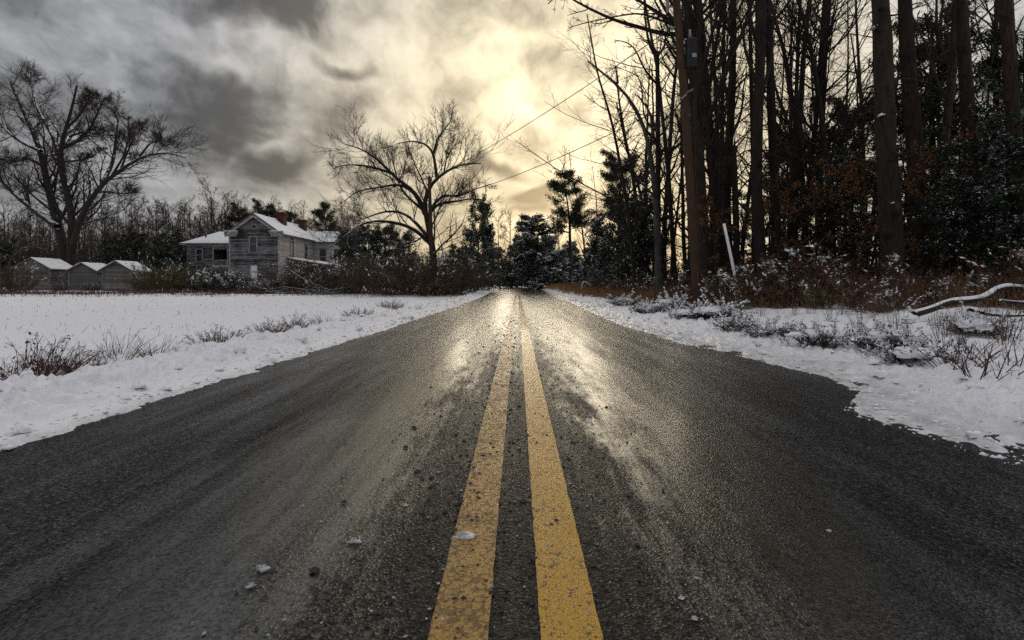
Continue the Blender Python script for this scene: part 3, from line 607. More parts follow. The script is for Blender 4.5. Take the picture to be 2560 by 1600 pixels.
# ---------------------------------------------------------------- vegetation makers
class Kind:
    """one built thing; the first put() moves it, later ones copy it and its parts"""
    def __init__(s, root): s.root, s.used = root, False
    def put(s, x, y, sc=1., rz=None, lean=(0, 0), label=None, group=None, dz=-.05):
        rot = (lean[0], lean[1], random.uniform(0, 6.28) if rz is None else rz); loc = (x, y, gz(x, y) + dz)
        if not s.used:
            s.used = True; r = s.root; r.location = loc; r.rotation_euler = rot; r.scale = (sc,) * 3 if np.isscalar(sc) else sc
            if label: r['label'] = label
            if group: r['group'] = group
            return r
        return dup(s.root, loc, rot, sc, label, group)
    def px(s, x, Z, **k): return s.put((x - VX) / F * Z, Z, **k)
random.seed(4)
def onpath(Pt, per, rng, jit=0., t0=0.):
    B, m, _ = Pt.shape; ix = np.repeat(np.arange(B), per); f = rng.uniform(t0, 1, len(ix)) * (m - 1); i = np.minimum(f.astype(int), m - 2); fr = (f - i)[:, None]
    return Pt[ix, i] * (1 - fr) + Pt[ix, i + 1] * fr + rng.normal(0, jit, (len(ix), 3)), nrm(Pt[ix, i + 1] - Pt[ix, i])
def limbed(root, leaders, levels, mt, mw, rng, sides=7, thick=1):
    """leaders: list of (points, r0, r1); levels: kids() settings; parts trunk (leaders and limbs) and crown (twigs)"""
    tr, cr = MB(), MB(); n = 16
    LP = np.stack([resample(p, n) for p, a, b in leaders]); LR = np.stack([np.linspace(1, 0, n) ** 1.15 * (a - b) + b for p, a, b in leaders])
    tubes(tr, LP, LR, sides); cur = (LP, LR)
    for k, lv in enumerate(levels):
        cur = kids(*cur, rng=rng, **lv); tubes(tr if k < thick else cr, *cur, 5 if k == 0 else (4 if k == 1 else 3))
    build(tr, 'trunk', mt, root); build(cr, 'crown', mw, root); return cur
def tall_tree(name, label, cat, H, r, first, kb, seed, mt, mw, fork=False, lv2=6, lv3=5, lr=(.16, .32), up=.09, stubs=0, group=None, rm=1.):
    rng = np.random.default_rng(seed); root = thing(name, label, cat, group=group)
    n = 18; t = np.linspace(0, 1, n); Pt = walk(np.zeros((1, 3)), np.array([[0, 0, 1.]]), np.array([H]), n, .022, .02, rng)
    Rd = (r * (1 - .78 * t ** 1.1))[None]; Rd[0, 0] *= 1.3
    q_ = np.linspace(0, 1, 64); PF = np.stack([np.interp(q_, t, Pt[0, :, c_]) for c_ in range(3)], -1)[None]; PF += .012 * fbm(q_[None, :, None] * 30 + np.arange(3) * 9., q_[None, :, None] * 0 + seed, 2) * (1 - q_[None, :, None])
    RF = np.interp(q_, t, Rd[0])[None] * (1 + .07 * fbm(q_ * 34, q_ * 0 + seed * 1.7, 3))[None]; RF[0, 0] *= 1.25
    tr, cr = MB(), MB(); tubes(tr, PF, RF, 12)
    for k_ in range(5):
        hq = rng.uniform(.03, .4); p_ = np.array([np.interp(hq, q_, PF[0, :, c_]) for c_ in range(3)]); a_ = rng.uniform(0, 6.28); r_ = np.interp(hq, q_, RF[0]); lump(tr, p_ + np.array([math.cos(a_), math.sin(a_), 0]) * r_ * .8, (r_ * .5, r_ * .5, r_ * rng.uniform(.5, 1.)), rng, 0, 8, 5, .5, -1.4)
    if fork:
        q = 6; P2 = walk(Pt[:, q], np.array([[rng.normal(0, .3), rng.normal(0, .3), 1.]]), np.array([H * .6]), 14, .03, .03, rng); R2 = (Rd[0, q] * .75 * (1 - .75 * np.linspace(0, 1, 14)))[None]
        tubes(tr, P2, R2, 8)
        k1b = kids(P2, R2, kb // 2, (.15, .98), (25, 60), lr, .45, 7, .12, up, rng, rmin=.012 * rm)
    k1 = kids(Pt, Rd, kb, (first, .98), (30, 70), lr, .42, 7, .11, up, rng, rmin=.012 * rm)
    if fork: k1 = (np.concatenate([k1[0], k1b[0]]), np.concatenate([k1[1], k1b[1]]))
    tubes(tr, *k1, 5)
    k2 = kids(*k1, lv2, (.2, 1), (25, 60), (.35, .6), .5, 5, .14, .05, rng, rmin=.007 * rm); tubes(cr, *k2, 3)
    k3 = kids(*k2, lv3, (.15, 1), (25, 60), (.4, .7), .6, 4, .16, .04, rng, rmin=.005 * rm); tubes(cr, *k3, 3)
    if stubs:
        s = kids(Pt, Rd, stubs, (.04, first + .15), (60, 100), (.02, .07), .16, 4, .18, -.03, rng, rmin=.008); tubes(tr, *s, 4)
        s2 = kids(*s, 3, (.3, 1), (30, 70), (.4, .8), .6, 3, .2, 0, rng, rmin=.005); tubes(cr, *s2, 3)
    build(tr, 'trunk', mt, root); build(cr, 'crown', mw, root); return Kind(root)
def leafy_tree(name, label, cat, H, r, seed, mt, ml, limbs=46, l2=8, per=22, spread=.42, size=(.13, .06), ang=(60, 95), up=.02, snow=.35, bare=.04, jit=.05, taper=.7, snow_sz=1.0, fwd=.0, power=1.):
    rng = np.random.default_rng(seed); root = thing(name, label, cat); n = 12; t = np.linspace(0, 1, n)
    Pt = walk(np.zeros((1, 3)), np.array([[0, 0, 1.]]), np.array([H * .95]), n, .04, .03, rng); Rd = (r * (1 - .85 * t))[None]
    tr, lf, sn = MB(), MB(), MB(); tubes(tr, Pt, Rd, 7)
    k1 = kids(Pt, Rd, limbs, (bare, .99), ang, (spread * .75, spread), .35, 6, .1, up, rng, fall=taper, rmin=.008); tubes(tr, *k1, 4)
    k2 = kids(*k1, l2, (.2, 1), (25, 65), (.28, .5), .5, 4, .15, up * .5, rng, rmin=.005); tubes(tr, *k2, 3)
    C, Dn = onpath(k2[0], per, rng, jit); C1, D1 = onpath(k1[0], per, rng, jit * 1.4, .4); C = np.concatenate([C, C1]); Dn = np.concatenate([Dn, D1])
    l = rng.uniform(.7, 1.3, len(C)) * size[0]
    leaves(lf, C, Dn * fwd + rng.normal(0, 1, C.shape) * (1 - fwd), rng.normal(0, .6, C.shape) + [0, 0, .8], l, l * size[1] / size[0])
    if snow:
        pick = rng.random(len(C)) < snow * np.clip(.35 + 1.6 * fbm(C[:, 0] * .9 + seed, C[:, 2] * .9 + C[:, 1] * .5, 2), 0, 1.2)
        Cs = C[pick] + [0, 0, .03]; ls = rng.uniform(.6, 1.25, len(Cs)) * size[0] * snow_sz
        leaves(sn, Cs, Dn[pick] * [1, 1, .4] + rng.normal(0, .45, Cs.shape) * [1, 1, .4], rng.normal(0, .25, Cs.shape) + [0, 0, 1], ls, ls * .62)
    build(tr, 'trunk', mt, root); cr = build(lf, 'crown', ml, root)
    if snow: build(sn, 'snow', M_snowbit, root)['kind'] = 'stuff'
    return Kind(root)
def shrub(name, label, cat, h, w, seed, mtw, ml, stems=30, k=6, per=4, leaf=.06, dabs=60, dab=.05, lean=.9, r=.008, arch=-.06, group=None):
    rng = np.random.default_rng(seed); root = thing(name, label, cat, group=group); tw, lf, sn = MB(), MB(), MB()
    a = rng.uniform(0, 6.28, stems); q = rng.uniform(0, 1, stems) ** .6
    s = np.stack([np.cos(a) * q * w * .3, np.sin(a) * q * w * .3, np.full(stems, -.05)], -1); d = np.stack([np.cos(a) * q * lean, np.sin(a) * q * lean, np.ones(stems)], -1)
    L = h * rng.uniform(.6, 1.25, stems)
    Pt = walk(s, d, L, 6, .12, arch, rng); Rd = np.full((stems, 1), r) * np.linspace(1, .4, 6)[None]; tubes(tw, Pt, Rd, 4)
    k1 = kids(Pt, Rd, k, (.15, 1), (20, 60), (.2, .45), .7, 4, .18, .04, rng, rmin=r * .4); tubes(tw, *k1, 3)
    build(tw, 'stems', mtw, root)
    if per:
        C, Dn = onpath(k1[0], per, rng, leaf * .4); l = rng.uniform(.6, 1.3, len(C)) * leaf; leaves(lf, C, Dn + rng.normal(0, .7, C.shape), rng.normal(0, 1, C.shape), l, l * .5); build(lf, 'leaves', ml, root)
    if dabs:
        C, Dd = onpath(k1[0], 4, rng, .006); key = -C[:, 2] / h + .9 * fbm(C[:, 0] / w * 3 + seed, C[:, 1] / w * 3 + C[:, 2] / h * 2, 2) + rng.normal(0, .1, len(C)); od = np.argsort(key)[:int(dabs * 1.5)]; C, Dd = C[od], Dd[od]; sz = rng.lognormal(0, .4, len(C)) * dab
        leaves(sn, C + [0, 0, r * 1.3], Dd * [1, 1, .6] + rng.normal(0, .15, C.shape), rng.normal(0, .3, C.shape) + [0, 0, 1], sz * 2.2, sz * .85); q4 = len(C) // 3; octas(sn, C[:q4], sz[:q4] * .8, sz[:q4] * .4, rng); build(sn, 'snow', M_snowbit, root)['kind'] = 'stuff'
    return Kind(root)
def G(px, py):
    Z = 10.
    for _ in range(12): x = (px - VX) / F * Z; Z = max(1.5, (CAM_H - gz(x, Z)) * F / (py - VY)) * .6 + Z * .4
    return (px - VX) / F * Z, Z

# ---------------------------------------------------------------- big bare trees on the left
def zl(pts, Z, ox, oy, s, base, dep, rng):
    out = []; e = rng.uniform(-dep, dep); e2 = rng.uniform(-dep, dep)
    for k, (a, b) in enumerate(pts):
        t = k / (len(pts) - 1); out.append(P(ox + a / s, oy + b / s, Z + e * t + e2 * t * t) - base)
    return np.array(out)
rng = np.random.default_rng(21)
Zt = 58.; b = P(165, 716, Zt); b[2] = gz(b[0], b[1])
root = thing('oak_tree', 'huge spreading bare oak tree towering over the sheds', 'tree', b)
LT = [([(380, 1400), (380, 1200), (335, 980), (290, 830), (255, 650), (230, 520), (180, 400), (110, 250), (60, 120)], .62, .10), ([(395, 1400), (405, 1200), (420, 900), (360, 740), (340, 600), (330, 520), (380, 400), (420, 250), (440, 140)], .55, .09),
      ([(335, 560), (330, 500), (290, 420), (220, 300), (190, 170), (150, 80)], .26, .07), ([(405, 1380), (410, 1180), (430, 990), (500, 880), (530, 790), (610, 710), (700, 650), (800, 570), (900, 545), (1000, 545), (1060, 580)], .42, .06),
      ([(590, 725), (625, 660), (650, 600), (665, 450), (680, 330), (670, 250)], .24, .06), ([(335, 540), (380, 505), (450, 480), (520, 400), (560, 300), (600, 210)], .25, .06),
      ([(330, 1000), (270, 960), (170, 880), (60, 780), (0, 710), (-90, 560), (-150, 400)], .36, .08), ([(235, 540), (150, 500), (60, 440), (-30, 330), (-80, 220)], .22, .06), ([(255, 640), (170, 580), (100, 600), (0, 580)], .16, .05),
      ([(690, 655), (735, 530), (780, 430), (830, 385)], .14, .04), ([(640, 690), (715, 560), (740, 430), (735, 340)], .14, .04), ([(800, 570), (850, 500), (900, 470), (960, 480)], .10, .04), ([(400, 450), (470, 420), (560, 430), (640, 440)], .13, .04), ([(420, 250), (500, 220), (560, 200)], .10, .04), ([(540, 790), (620, 785), (700, 800), (780, 790)], .13, .04), ([(380, 400), (450, 330), (500, 250), (520, 170)], .16, .05), ([(340, 600), (430, 600), (520, 580), (590, 520)], .13, .04)]
limbed(root, [(zl([(u, 1400 - (1400 - v) * .94) for u, v in p], Zt, 0, 120, 2.29, b, 5.5, rng), a, c) for p, a, c in LT],
       [dict(k=20, t=(.28, 1), ang=(25, 60), lr=(.18, .36), rr=.38, n=7, wob=.12, up=.10, rmin=.026, fall=.66), dict(k=9, t=(.15, 1), ang=(25, 60), lr=(.4, .8), rr=.5, n=5, wob=.13, up=.07, rmin=.018, fall=.25),
        dict(k=8, t=(.15, 1), ang=(20, 55), lr=(.45, .9), rr=.6, n=4, wob=.12, up=.06, rmin=.0115, fall=.2)], M_barks, M_twig, rng, 9, 1)
Zt = 42.; b = P(1082, 700, Zt); b[2] = gz(b[0], b[1])
root = thing('bare_tree', 'wide spreading bare tree with snow lined limbs behind the old pole', 'tree', b)
LT = [([(835, 1420), (830, 1200), (815, 1080), (790, 940), (755, 830), (745, 740), (790, 650), (850, 590), (950, 520), (1060, 480), (1170, 490)], .36, .05), ([(815, 1085), (700, 970), (600, 930), (480, 905), (350, 910), (250, 950), (150, 1060), (60, 1100)], .20, .03),
      ([(795, 1030), (720, 950), (650, 870), (570, 835), (450, 840), (330, 890), (200, 930)], .17, .03), ([(765, 860), (720, 740), (640, 650), (560, 610), (520, 560), (450, 490), (380, 430), (290, 380), (190, 350)], .22, .03),
      ([(700, 720), (600, 640), (500, 650), (380, 670), (270, 690), (180, 760)], .14, .03), ([(850, 600), (835, 480), (820, 400), (760, 340), (660, 325), (550, 350)], .15, .03), ([(825, 420), (850, 330), (890, 250), (950, 190), (965, 110)], .12, .025),
      ([(790, 870), (830, 800), (900, 775), (1000, 765), (1100, 745), (1200, 755)], .15, .03), ([(820, 800), (870, 730), (930, 715), (1000, 740), (1070, 700), (1150, 670), (1240, 640)], .13, .03), ([(520, 560), (400, 520), (280, 500), (170, 500), (90, 530)], .13, .03),
      ([(760, 840), (690, 780), (600, 700), (560, 600), (530, 480), (520, 380)], .12, .03), ([(790, 720), (740, 600), (690, 500), (660, 420)], .10, .03), ([(900, 560), (920, 450), (960, 380), (990, 340)], .08, .02), ([(800, 1060), (760, 1010), (700, 1060), (600, 1070), (500, 1060)], .09, .03)]
limbed(root, [(zl(p, Zt, 800, 240, 2.908, b, 3.0, rng), a, c) for p, a, c in LT],
       [dict(k=18, t=(.2, 1), ang=(30, 75), lr=(.18, .46), rr=.34, n=7, wob=.11, up=.16, rmin=.017, fall=.4), dict(k=8, t=(.12, 1), ang=(25, 55), lr=(.4, .85), rr=.5, n=5, wob=.11, up=.10, rmin=.011, fall=.25),
        dict(k=6, t=(.1, 1), ang=(20, 50), lr=(.4, .8), rr=.6, n=4, wob=.12, up=.06, rmin=.008, fall=.3)], M_barks, M_twig, rng, 9, 1)
Zt = 46.; b = P(60, 716, Zt); b[2] = gz(b[0], b[1])
root = thing('snowy_sapling', 'small pale crooked tree plastered with snow left of the sheds', 'tree', b)
limbed(root, [(zl(p, Zt, 0, 120, 2.29, b, 1.0, rng), a, c) for p, a, c in [([(40, 1380), (50, 1220), (100, 1150), (110, 1090), (130, 1000), (115, 940)], .10, .03), ([(60, 1210), (120, 1150), (200, 1130), (290, 1120)], .07, .02), ([(10, 1380), (0, 1240), (-10, 1150)], .09, .03)]],
       [dict(k=6, t=(.3, 1), ang=(25, 60), lr=(.2, .4), rr=.5, n=5, wob=.15, up=.05, rmin=.015), dict(k=5, t=(.1, 1), ang=(25, 55), lr=(.3, .6), rr=.55, n=4, wob=.15, up=.03, rmin=.01)], M_birch, M_barks, rng, 7, 1)

# ---------------------------------------------------------------- far trees behind the house
far = [tall_tree('far_tree', 'bare grey brown tree in the far wood behind the house', 'tree', 16, .16, .18, 22, 40 + k, M_farwood, M_farwood, k == 1, 8, 6, (.22, .40), .12, group='far bare trees behind the house', rm=3.2) for k in range(4)]
for k in range(88):
    x = -140 + k * 11.3 + random.uniform(-10, 10); Z = random.uniform(84, 118)
    far[k % 4].px(x, Z, sc=random.uniform(.74, 1.02) * Z / 100, label='bare grey brown tree in the far wood behind the house and sheds', group='far bare trees behind the house')
for x, Z, s, lab in [(528, 96, 1.15, 'tall bare tree rising above the far wood left of the house'), (592, 96, 1.0, 'twiggy bare tree standing just left of the house gable'), (560, 100, 1.05, 'slim bare tree between two others above the left wing')]:
    far[1].px(x, Z, sc=s, label=lab, group='far bare trees behind the house')
rng = np.random.default_rng(77); mb = MB(); n = 70000
px_ = rng.uniform(-250, 900, n); Zr = rng.uniform(80, 125, n); hh = rng.beta(1.0, 1.4, n) * 12.0 * (.85 + .35 * fbm(px_ * .013, px_ * 0, 3)) ; C = np.stack([(px_ - VX) / F * Zr, Zr, .3 + hh], -1)
leaves(mb, C, rng.normal(0, .8, C.shape) + [0, 0, 1.4], rng.normal(0, 1, C.shape), rng.uniform(.5, 1.7, n), rng.uniform(.04, .13, n))
o = build(mb, 'far_undergrowth', M_farwood); tag(o, 'brown tangle of undergrowth under the far wood', 'undergrowth', kind='stuff')
mb = MB(); n = 30000; an = rng.uniform(-2.2, 2.2, n); dd = rng.uniform(190, 260, n); hh = rng.uniform(0, 1, n) ** 1.3 * (9 + 4 * fbm(an * 14, an * 0, 3))
C = np.stack([np.sin(an) * dd, np.cos(an) * dd, hh], -1); leaves(mb, C, rng.normal(0, .6, C.shape) + [0, 0, 1.5], rng.normal(0, 1, C.shape), rng.uniform(1, 3.4, n), rng.uniform(.2, .6, n))
o = build(mb, 'distant_wood', M_farwood); tag(o, 'distant brown wood along the horizon', 'wood', kind='stuff')

# ---------------------------------------------------------------- evergreens
cedar = leafy_tree('cedar_tree', 'cedar', 'tree', 9, .2, 51, M_bark, M_cedar, 90, 8, 22, .46, (.25, .085), (55, 85), .03, .85, .03, .10, .78, 1.25, .5)
holly = leafy_tree('holly_tree', 'holly', 'tree', 8.5, .13, 52, M_bark, M_holly, 54, 8, 19, .36, (.14, .075), (55, 100), .02, .30, .05, .06, .6, .95)
holly2 = leafy_tree('holly_tree', 'holly', 'tree', 7, .10, 53, M_bark, M_holly, 46, 7, 18, .42, (.13, .07), (65, 105), -.01, .42, .03, .06, .5, .95)
pine = leafy_tree('pine_tree', 'pine', 'tree', 15, .26, 54, M_barkr, M_pine, 40, 8, 36, .30, (.40, .07), (45, 85), .05, .0, .48, .16, .5, 1, .25)
beech = leafy_tree('beech_sapling', 'beech', 'tree', 6, .06, 55, M_bark, M_brown, 26, 6, 7, .40, (.11, .06), (55, 85), .02, .03, .10, .05, .6)
dense = leafy_tree('evergreen_tree', 'evergreen', 'tree', 8.5, .15, 56, M_bark, M_cedar, 66, 9, 22, .46, (.23, .10), (50, 95), .02, .32, .03, .15, .55, 1.0)
GE = 'snowy evergreens closing the end of the road'
dense.px(1195, 56, sc=(.75, .75, 1.22), label='dark tall evergreen left of the road end, its top clear of snow', group=GE)
holly2.px(1222, 52, sc=.72, label='snow flecked evergreen shrub at the left road edge below the tall evergreen', group=GE)
holly2.px(1165, 50, sc=.6, label='low snowy evergreen between the thicket and the tall dark evergreen', group=GE)
cedar.px(1352, 65, sc=(1.55, 1.55, 1.06), rz=1.1, lean=(0, -.08), label='broad snow laden cedar leaning over the far end of the road', group=GE)
cedar.px(1322, 70, sc=(.95, .95, .85), rz=3, label='cedar behind the broad snow laden cedar at the road end', group=GE)
pine.px(1426, 70, sc=(1.2, 1.2, 1.06), rz=.3, label='round topped pine with bare trunk right of the road end', group='pines right of the road end')
pine.px(1548, 54, sc=(1.05, 1.05, .93), rz=2.2, label='layered pine with long side branches left of the wooded edge', group='pines right of the road end')
cedar.px(1505, 46, sc=(.62, .62, .76), label='small blue grey snowy cedar right of the pine trunks')
dense.px(1572, 34, sc=.72, label='dense dark evergreen in front of the bent pale tree'); dense.px(1625, 31, sc=.7, label='dense dark evergreen just left of the transformer pole')
dense.px(1528, 40, sc=.62, label='dark evergreen bush left of the bent pale tree')
for k, x in enumerate(range(1130, 1500, 24)):
    Z = random.uniform(78, 96); (cedar if k % 3 else dense).px(x + random.uniform(-8, 8), Z, sc=random.uniform(.75, 1.0), label='dark evergreen in the shaded tree tunnel beyond the road', group='evergreens beyond the road end', dz=-.3)
for x, Z, s, lab in [(862, 66, .85, 'dark evergreen touching the right end of the house'), (915, 64, .9, 'rounded dark evergreen right of the house and porch'), (965, 66, .95, 'dark evergreen behind the spreading bare tree on its left side'), (1008, 62, .8, 'dark evergreen behind the spreading bare tree and thicket'), (890, 74, 1.0, 'taller evergreen behind the house porch'),
                     (440, 74, .95, 'dark evergreen close behind the left wing of the house'), (395, 64, .75, 'dark ivy covered evergreen left of the house'), (340, 66, .85, 'dark evergreen behind the rightmost shed'), (275, 70, .85, 'dark evergreen behind the middle shed'), (20, 54, .6, 'dark evergreen at the left edge beside the largest shed')]:
    dense.px(x, Z, sc=s, label=lab, group='dark evergreens around the house')
for x, Z, s, lab in [(655, 92, 1.02, 'pine top showing behind the house antenna'), (690, 98, 1.0, 'pine top showing beside the red chimney'), (590, 92, .98, 'pine behind the left roof of the house'), (735, 92, .9, 'pine top behind the rear roof'), (820, 86, .95, 'pine behind the right end of the house')]:
    pine.px(x, Z, sc=s, label=lab, group='pines behind the house')

# ---------------------------------------------------------------- the wood on the right
GT = 'tall trees in the roadside wood'
T1 = tall_tree('tall_tree', 'tall tree', 'tree', 25, .25, .30, 24, 61, M_bark, M_twig, False, 6, 5, stubs=14)
T2 = tall_tree('tall_tree', 'tall tree', 'tree', 25, .25, .22, 26, 62, M_bark, M_twig, True, 6, 5, (.18, .36), stubs=10)
T3 = tall_tree('tall_tree', 'tall tree', 'tree', 20, .13, .12, 30, 63, M_bark, M_twig, False, 6, 5, (.12, .26), .12)
T4 = tall_tree('pine_tree', 'tall pine', 'tree', 26, .28, .35, 16, 64, M_barkr, M_twig, False, 4, 3, (.08, .18), .02, stubs=34)
T5 = tall_tree('tall_tree', 'tall tree', 'tree', 18, .10, .10, 34, 65, M_bark, M_twig, True, 6, 4, (.12, .3), .16)
T6 = tall_tree('tall_tree', 'tall tree', 'tree', 25, .33, .46, 14, 66, M_bark, M_twig, False, 5, 4, stubs=16)
def woods(kind, xb, xt, Z, wpx, sz, lab, grp=GT, rz=None):
    base = {T1: .5, T2: .5, T3: .26, T4: .56, T5: .2, T6: .66}[kind]; s = wpx / F * Z / base; s2 = max(s, .75) if kind in (T1, T2, T4) else s
    dx = (xt - xb) / F * Z; hgt = CAM_H + VY / F * Z
    kind.px(xb, Z, sc=(s, s, sz), lean=(0, math.atan2(dx, hgt)), rz=0 if rz is None else rz, label=lab, group=grp)
woods(T2, 1772, 1726, 20.5, 27, 1., 'forked dark trunk directly behind the transformer pole')
woods(T4, 1803, 1768, 22, 30, 1., 'straight reddish trunk second right of the transformer pole')
woods(T1, 1826, 1792, 25, 24, 1., 'slim dark trunk left of the broken snag')
woods(T1, 1908, 1862, 19, 29, 1., 'leaning dark trunk with lichen right of the white leaning pole')
woods(T4, 1942, 1941, 23, 26, 1., 'upright pine trunk in the middle of the wood')
woods(T3, 1988, 1992, 24, 20, 1.1, 'slender upright trunk right of the upright pine'); woods(T5, 2018, 2040, 27, 17, 1.2, 'thin many branched tree in the middle of the wood')
woods(T3, 2052, 2046, 26, 19, 1.15, 'thin straight trunk left of the biggest trunk'); woods(T5, 2085, 2105, 23, 18, 1.1, 'thin forked tree leaning right beside the biggest trunk')
woods(T6, 2238, 2180, 15.5, 54, .9, 'biggest furrowed trunk at the wood edge with snow on its stubs')
mb = MB(); rg = np.random.default_rng(5)
for q, z in [(-.1, 3.4), (.16, 5.3), (-.2, 6.3), (.1, 7.6), (-.24, 9.2), (.2, 4.6), (0, 8.5)]: lump(mb, (q, -.29, z), (.09, .10, .05), rg, 0, 9, 5, .7, -.6)
build(mb, 'snow', M_snowbit, T6.root)['kind'] = 'stuff'
woods(T4, 2215, 2212, 18.5, 30, 1., 'dark trunk half hidden behind the biggest trunk')
woods(T4, 2302, 2292, 17.5, 44, 1., 'thick dark pine trunk right of the biggest trunk')
woods(T1, 2352, 2340, 21, 24, 1., 'slim trunk between two thick pine trunks'); woods(T4, 2442, 2428, 17, 36, 1., 'thick pine trunk near the right edge of the wood')
woods(T3, 2505, 2492, 23, 18, 1.1, 'thin trunk left of the rightmost trunk'); woods(T4, 2552, 2535, 15, 33, 1., 'rightmost thick dark trunk at the picture edge')
woods(T5, 1688, 1690, 30, 13, 1.3, 'thin many branched tree left of the transformer pole'); woods(T3, 1660, 1662, 34, 14, 1.3, 'thin straight tree between the dark evergreens and the transformer pole')
rr = random.Random(9)
for k in range(44):
    Z = rr.uniform(21, 50); x = rr.uniform(1585 + (Z - 24) * -1.5, 2680); kd = (T1, T3, T5, T2, T3, T4)[k % 6]
    woods(kd, x, x + rr.uniform(-40, 30), Z, rr.uniform(7, 15), rr.uniform(.85, 1.15), 'thin bare tree deep inside the roadside wood', 'thin trees deep in the wood', rr.uniform(0, 6.28))
T5.px(1466, 72, sc=(1.5, 1.5, 1.08), label='tall twiggy bare tree behind the round topped pine'); T5.px(1492, 80, sc=(1.4, 1.4, 1.02), rz=2, label='bare fan shaped tree right of the round topped pine')
far[2].px(1278, 80, sc=.76, label='fan of bare twigs above the end of the road', group='bare trees beyond the road end'); far[0].px(1250, 84, sc=.72, label='bare tree half hidden by the dark tall evergreen', group='bare trees beyond the road end'); far[3].px(1400, 86, sc=.75, label='bare tree behind the broad snow laden cedar', group='bare trees beyond the road end')
for x, Z, lab in [(1115, 60, 'thin bare sapling right of the spreading tree'), (1140, 58, 'twiggy bare sapling beside the dark tall evergreen'), (1165, 62, 'bare sapling behind the low snowy evergreen')]: T5.px(x, Z, sc=(.8, .8, .5), label=lab, group='bare saplings beside the dark tall evergreen')
# bent pale tree, slim forked tree and overhanging limbs
def pxtree(name, label, Z, base, LT, lv, mt, mw, rng, dep, thick=1):
    b = P(base[0], base[1], Z); b[2] = gz(b[0], b[1]) - .05; root = thing(name, label, 'tree', b)
    def f(p):
        e = rng.uniform(-dep, dep); return np.array([P(a, c, Z + e * k / max(1, len(p) - 1)) - b for k, (a, c) in enumerate(p)])
    limbed(root, [(f(p), a, c) for p, a, c in LT], lv, mt, mw, rng, 8, thick)
rng = np.random.default_rng(31)
LV = [dict(k=9, t=(.35, 1), ang=(25, 65), lr=(.10, .26), rr=.5, n=6, wob=.14, up=.03, rmin=.012), dict(k=6, t=(.2, 1), ang=(25, 60), lr=(.3, .6), rr=.55, n=5, wob=.15, up=.03, rmin=.008), dict(k=4, t=(.1, 1), ang=(25, 55), lr=(.35, .7), rr=.6, n=4, wob=.15, up=.03, rmin=.006)]
pxtree('bent_tree', 'bent pale barked tree leaning out towards the road, bare and broken topped', 24, (1648, 745), [([(1648, 760), (1647, 690), (1645, 600), (1641, 500), (1631, 420), (1618, 330), (1590, 262), (1545, 208), (1500, 180), (1470, 153)], .22, .04), ([(1632, 330), (1625, 280), (1600, 245), (1592, 238)], .06, .03), ([(1545, 208), (1543, 185), (1537, 165)], .05, .02), ([(1643, 330), (1620, 270), (1595, 240)], .06, .02)], [dict(LV[0], k=5), LV[1], LV[2]], M_birch, M_twig, rng, 1.0)
pxtree('forked_tree', 'slim straight tree forked near its top beside the bent tree', 25, (1646, 745), [([(1646, 760), (1646, 600), (1645, 400), (1644, 200), (1643, 130)], .15, .11), ([(1643, 145), (1630, 128), (1620, 100), (1612, 40), (1608, -30)], .08, .03), ([(1644, 140), (1660, 120), (1665, 90), (1650, 60)], .07, .02), ([(1642, 210), (1615, 180), (1600, 150), (1590, 125), (1570, 105), (1535, 100)], .06, .02), ([(1643, 330), (1610, 300), (1602, 190), (1560, 175), (1525, 160)], .05, .015)], LV, M_bark, M_twig, rng, 1.2)
pxtree('overhanging_tree', 'large tree behind the pole reaching long bare limbs over the road', 21, (1752, 748), [([(1752, 760), (1748, 600), (1740, 400), (1733, 200), (1728, 90), (1715, 0), (1700, -120), (1690, -260)], .24, .12), ([(1728, 92), (1690, 78), (1670, 93), (1610, 70), (1545, 55), (1490, 30), (1432, 0), (1380, -35)], .11, .03), ([(1728, 85), (1700, 70), (1686, 61), (1650, 35), (1612, 10), (1575, -10), (1520, -30)], .11, .03), ([(1690, 60), (1660, 20), (1640, -20), (1600, -60)], .08, .03), ([(1735, 150), (1700, 150), (1660, 90), (1640, 20)], .06, .02), ([(1700, 70), (1600, 30), (1520, 45), (1450, 60), (1420, 70)], .05, .015), ([(1715, 0), (1640, -60), (1520, -60), (1420, -40), (1370, 10)], .08, .02)], [dict(LV[0], k=10), LV[1], LV[2]], M_bark, M_twig, rng, 1.5)
# understory
GH = 'snow flecked hollies under the tall trees'
for k, (x, Z, s, lab) in enumerate([(2140, 22, .95, 'snow flecked holly left of the biggest trunk'), (2070, 24, .9, 'dark holly in the middle of the wood'), (2345, 21, .85, 'tall dark holly between the thick pine trunks'), (2270, 20, .8, 'dark holly right behind the biggest trunk'), (2420, 18, .95, 'snow flecked holly beside the thick pine trunk near the right edge'), (2520, 15.5, .85, 'snowiest holly at the right edge of the wood'),
                                    (2600, 14, .8, 'snow flecked holly cut by the right picture edge'), (2480, 21, .9, 'tall holly behind the snowiest holly'), (1985, 26, .75, 'dark holly right of the upright pine'), (2385, 15.5, .55, 'low snowy holly under the thick pine trunk near the right edge'), (2190, 26, .8, 'tall dark holly behind the biggest trunk'), (1925, 30, .8, 'dark holly left of the upright pine')]):
    (holly if k % 2 else holly2).px(x, Z, sc=s, label=lab, group=GH)
for x, Z, s, lab in [(2330, 25, .95, 'pine with dark needles high between the thick trunks'), (2580, 22, .8, 'needled pine cut by the right picture edge'), (2130, 32, .8, 'pine with dark needles behind the tall brown sapling'), (1960, 38, .8, 'pine with dark needles far inside the middle of the wood')]:
    pine.px(x, Z, sc=s, label=lab, group='needled pines inside the wood')
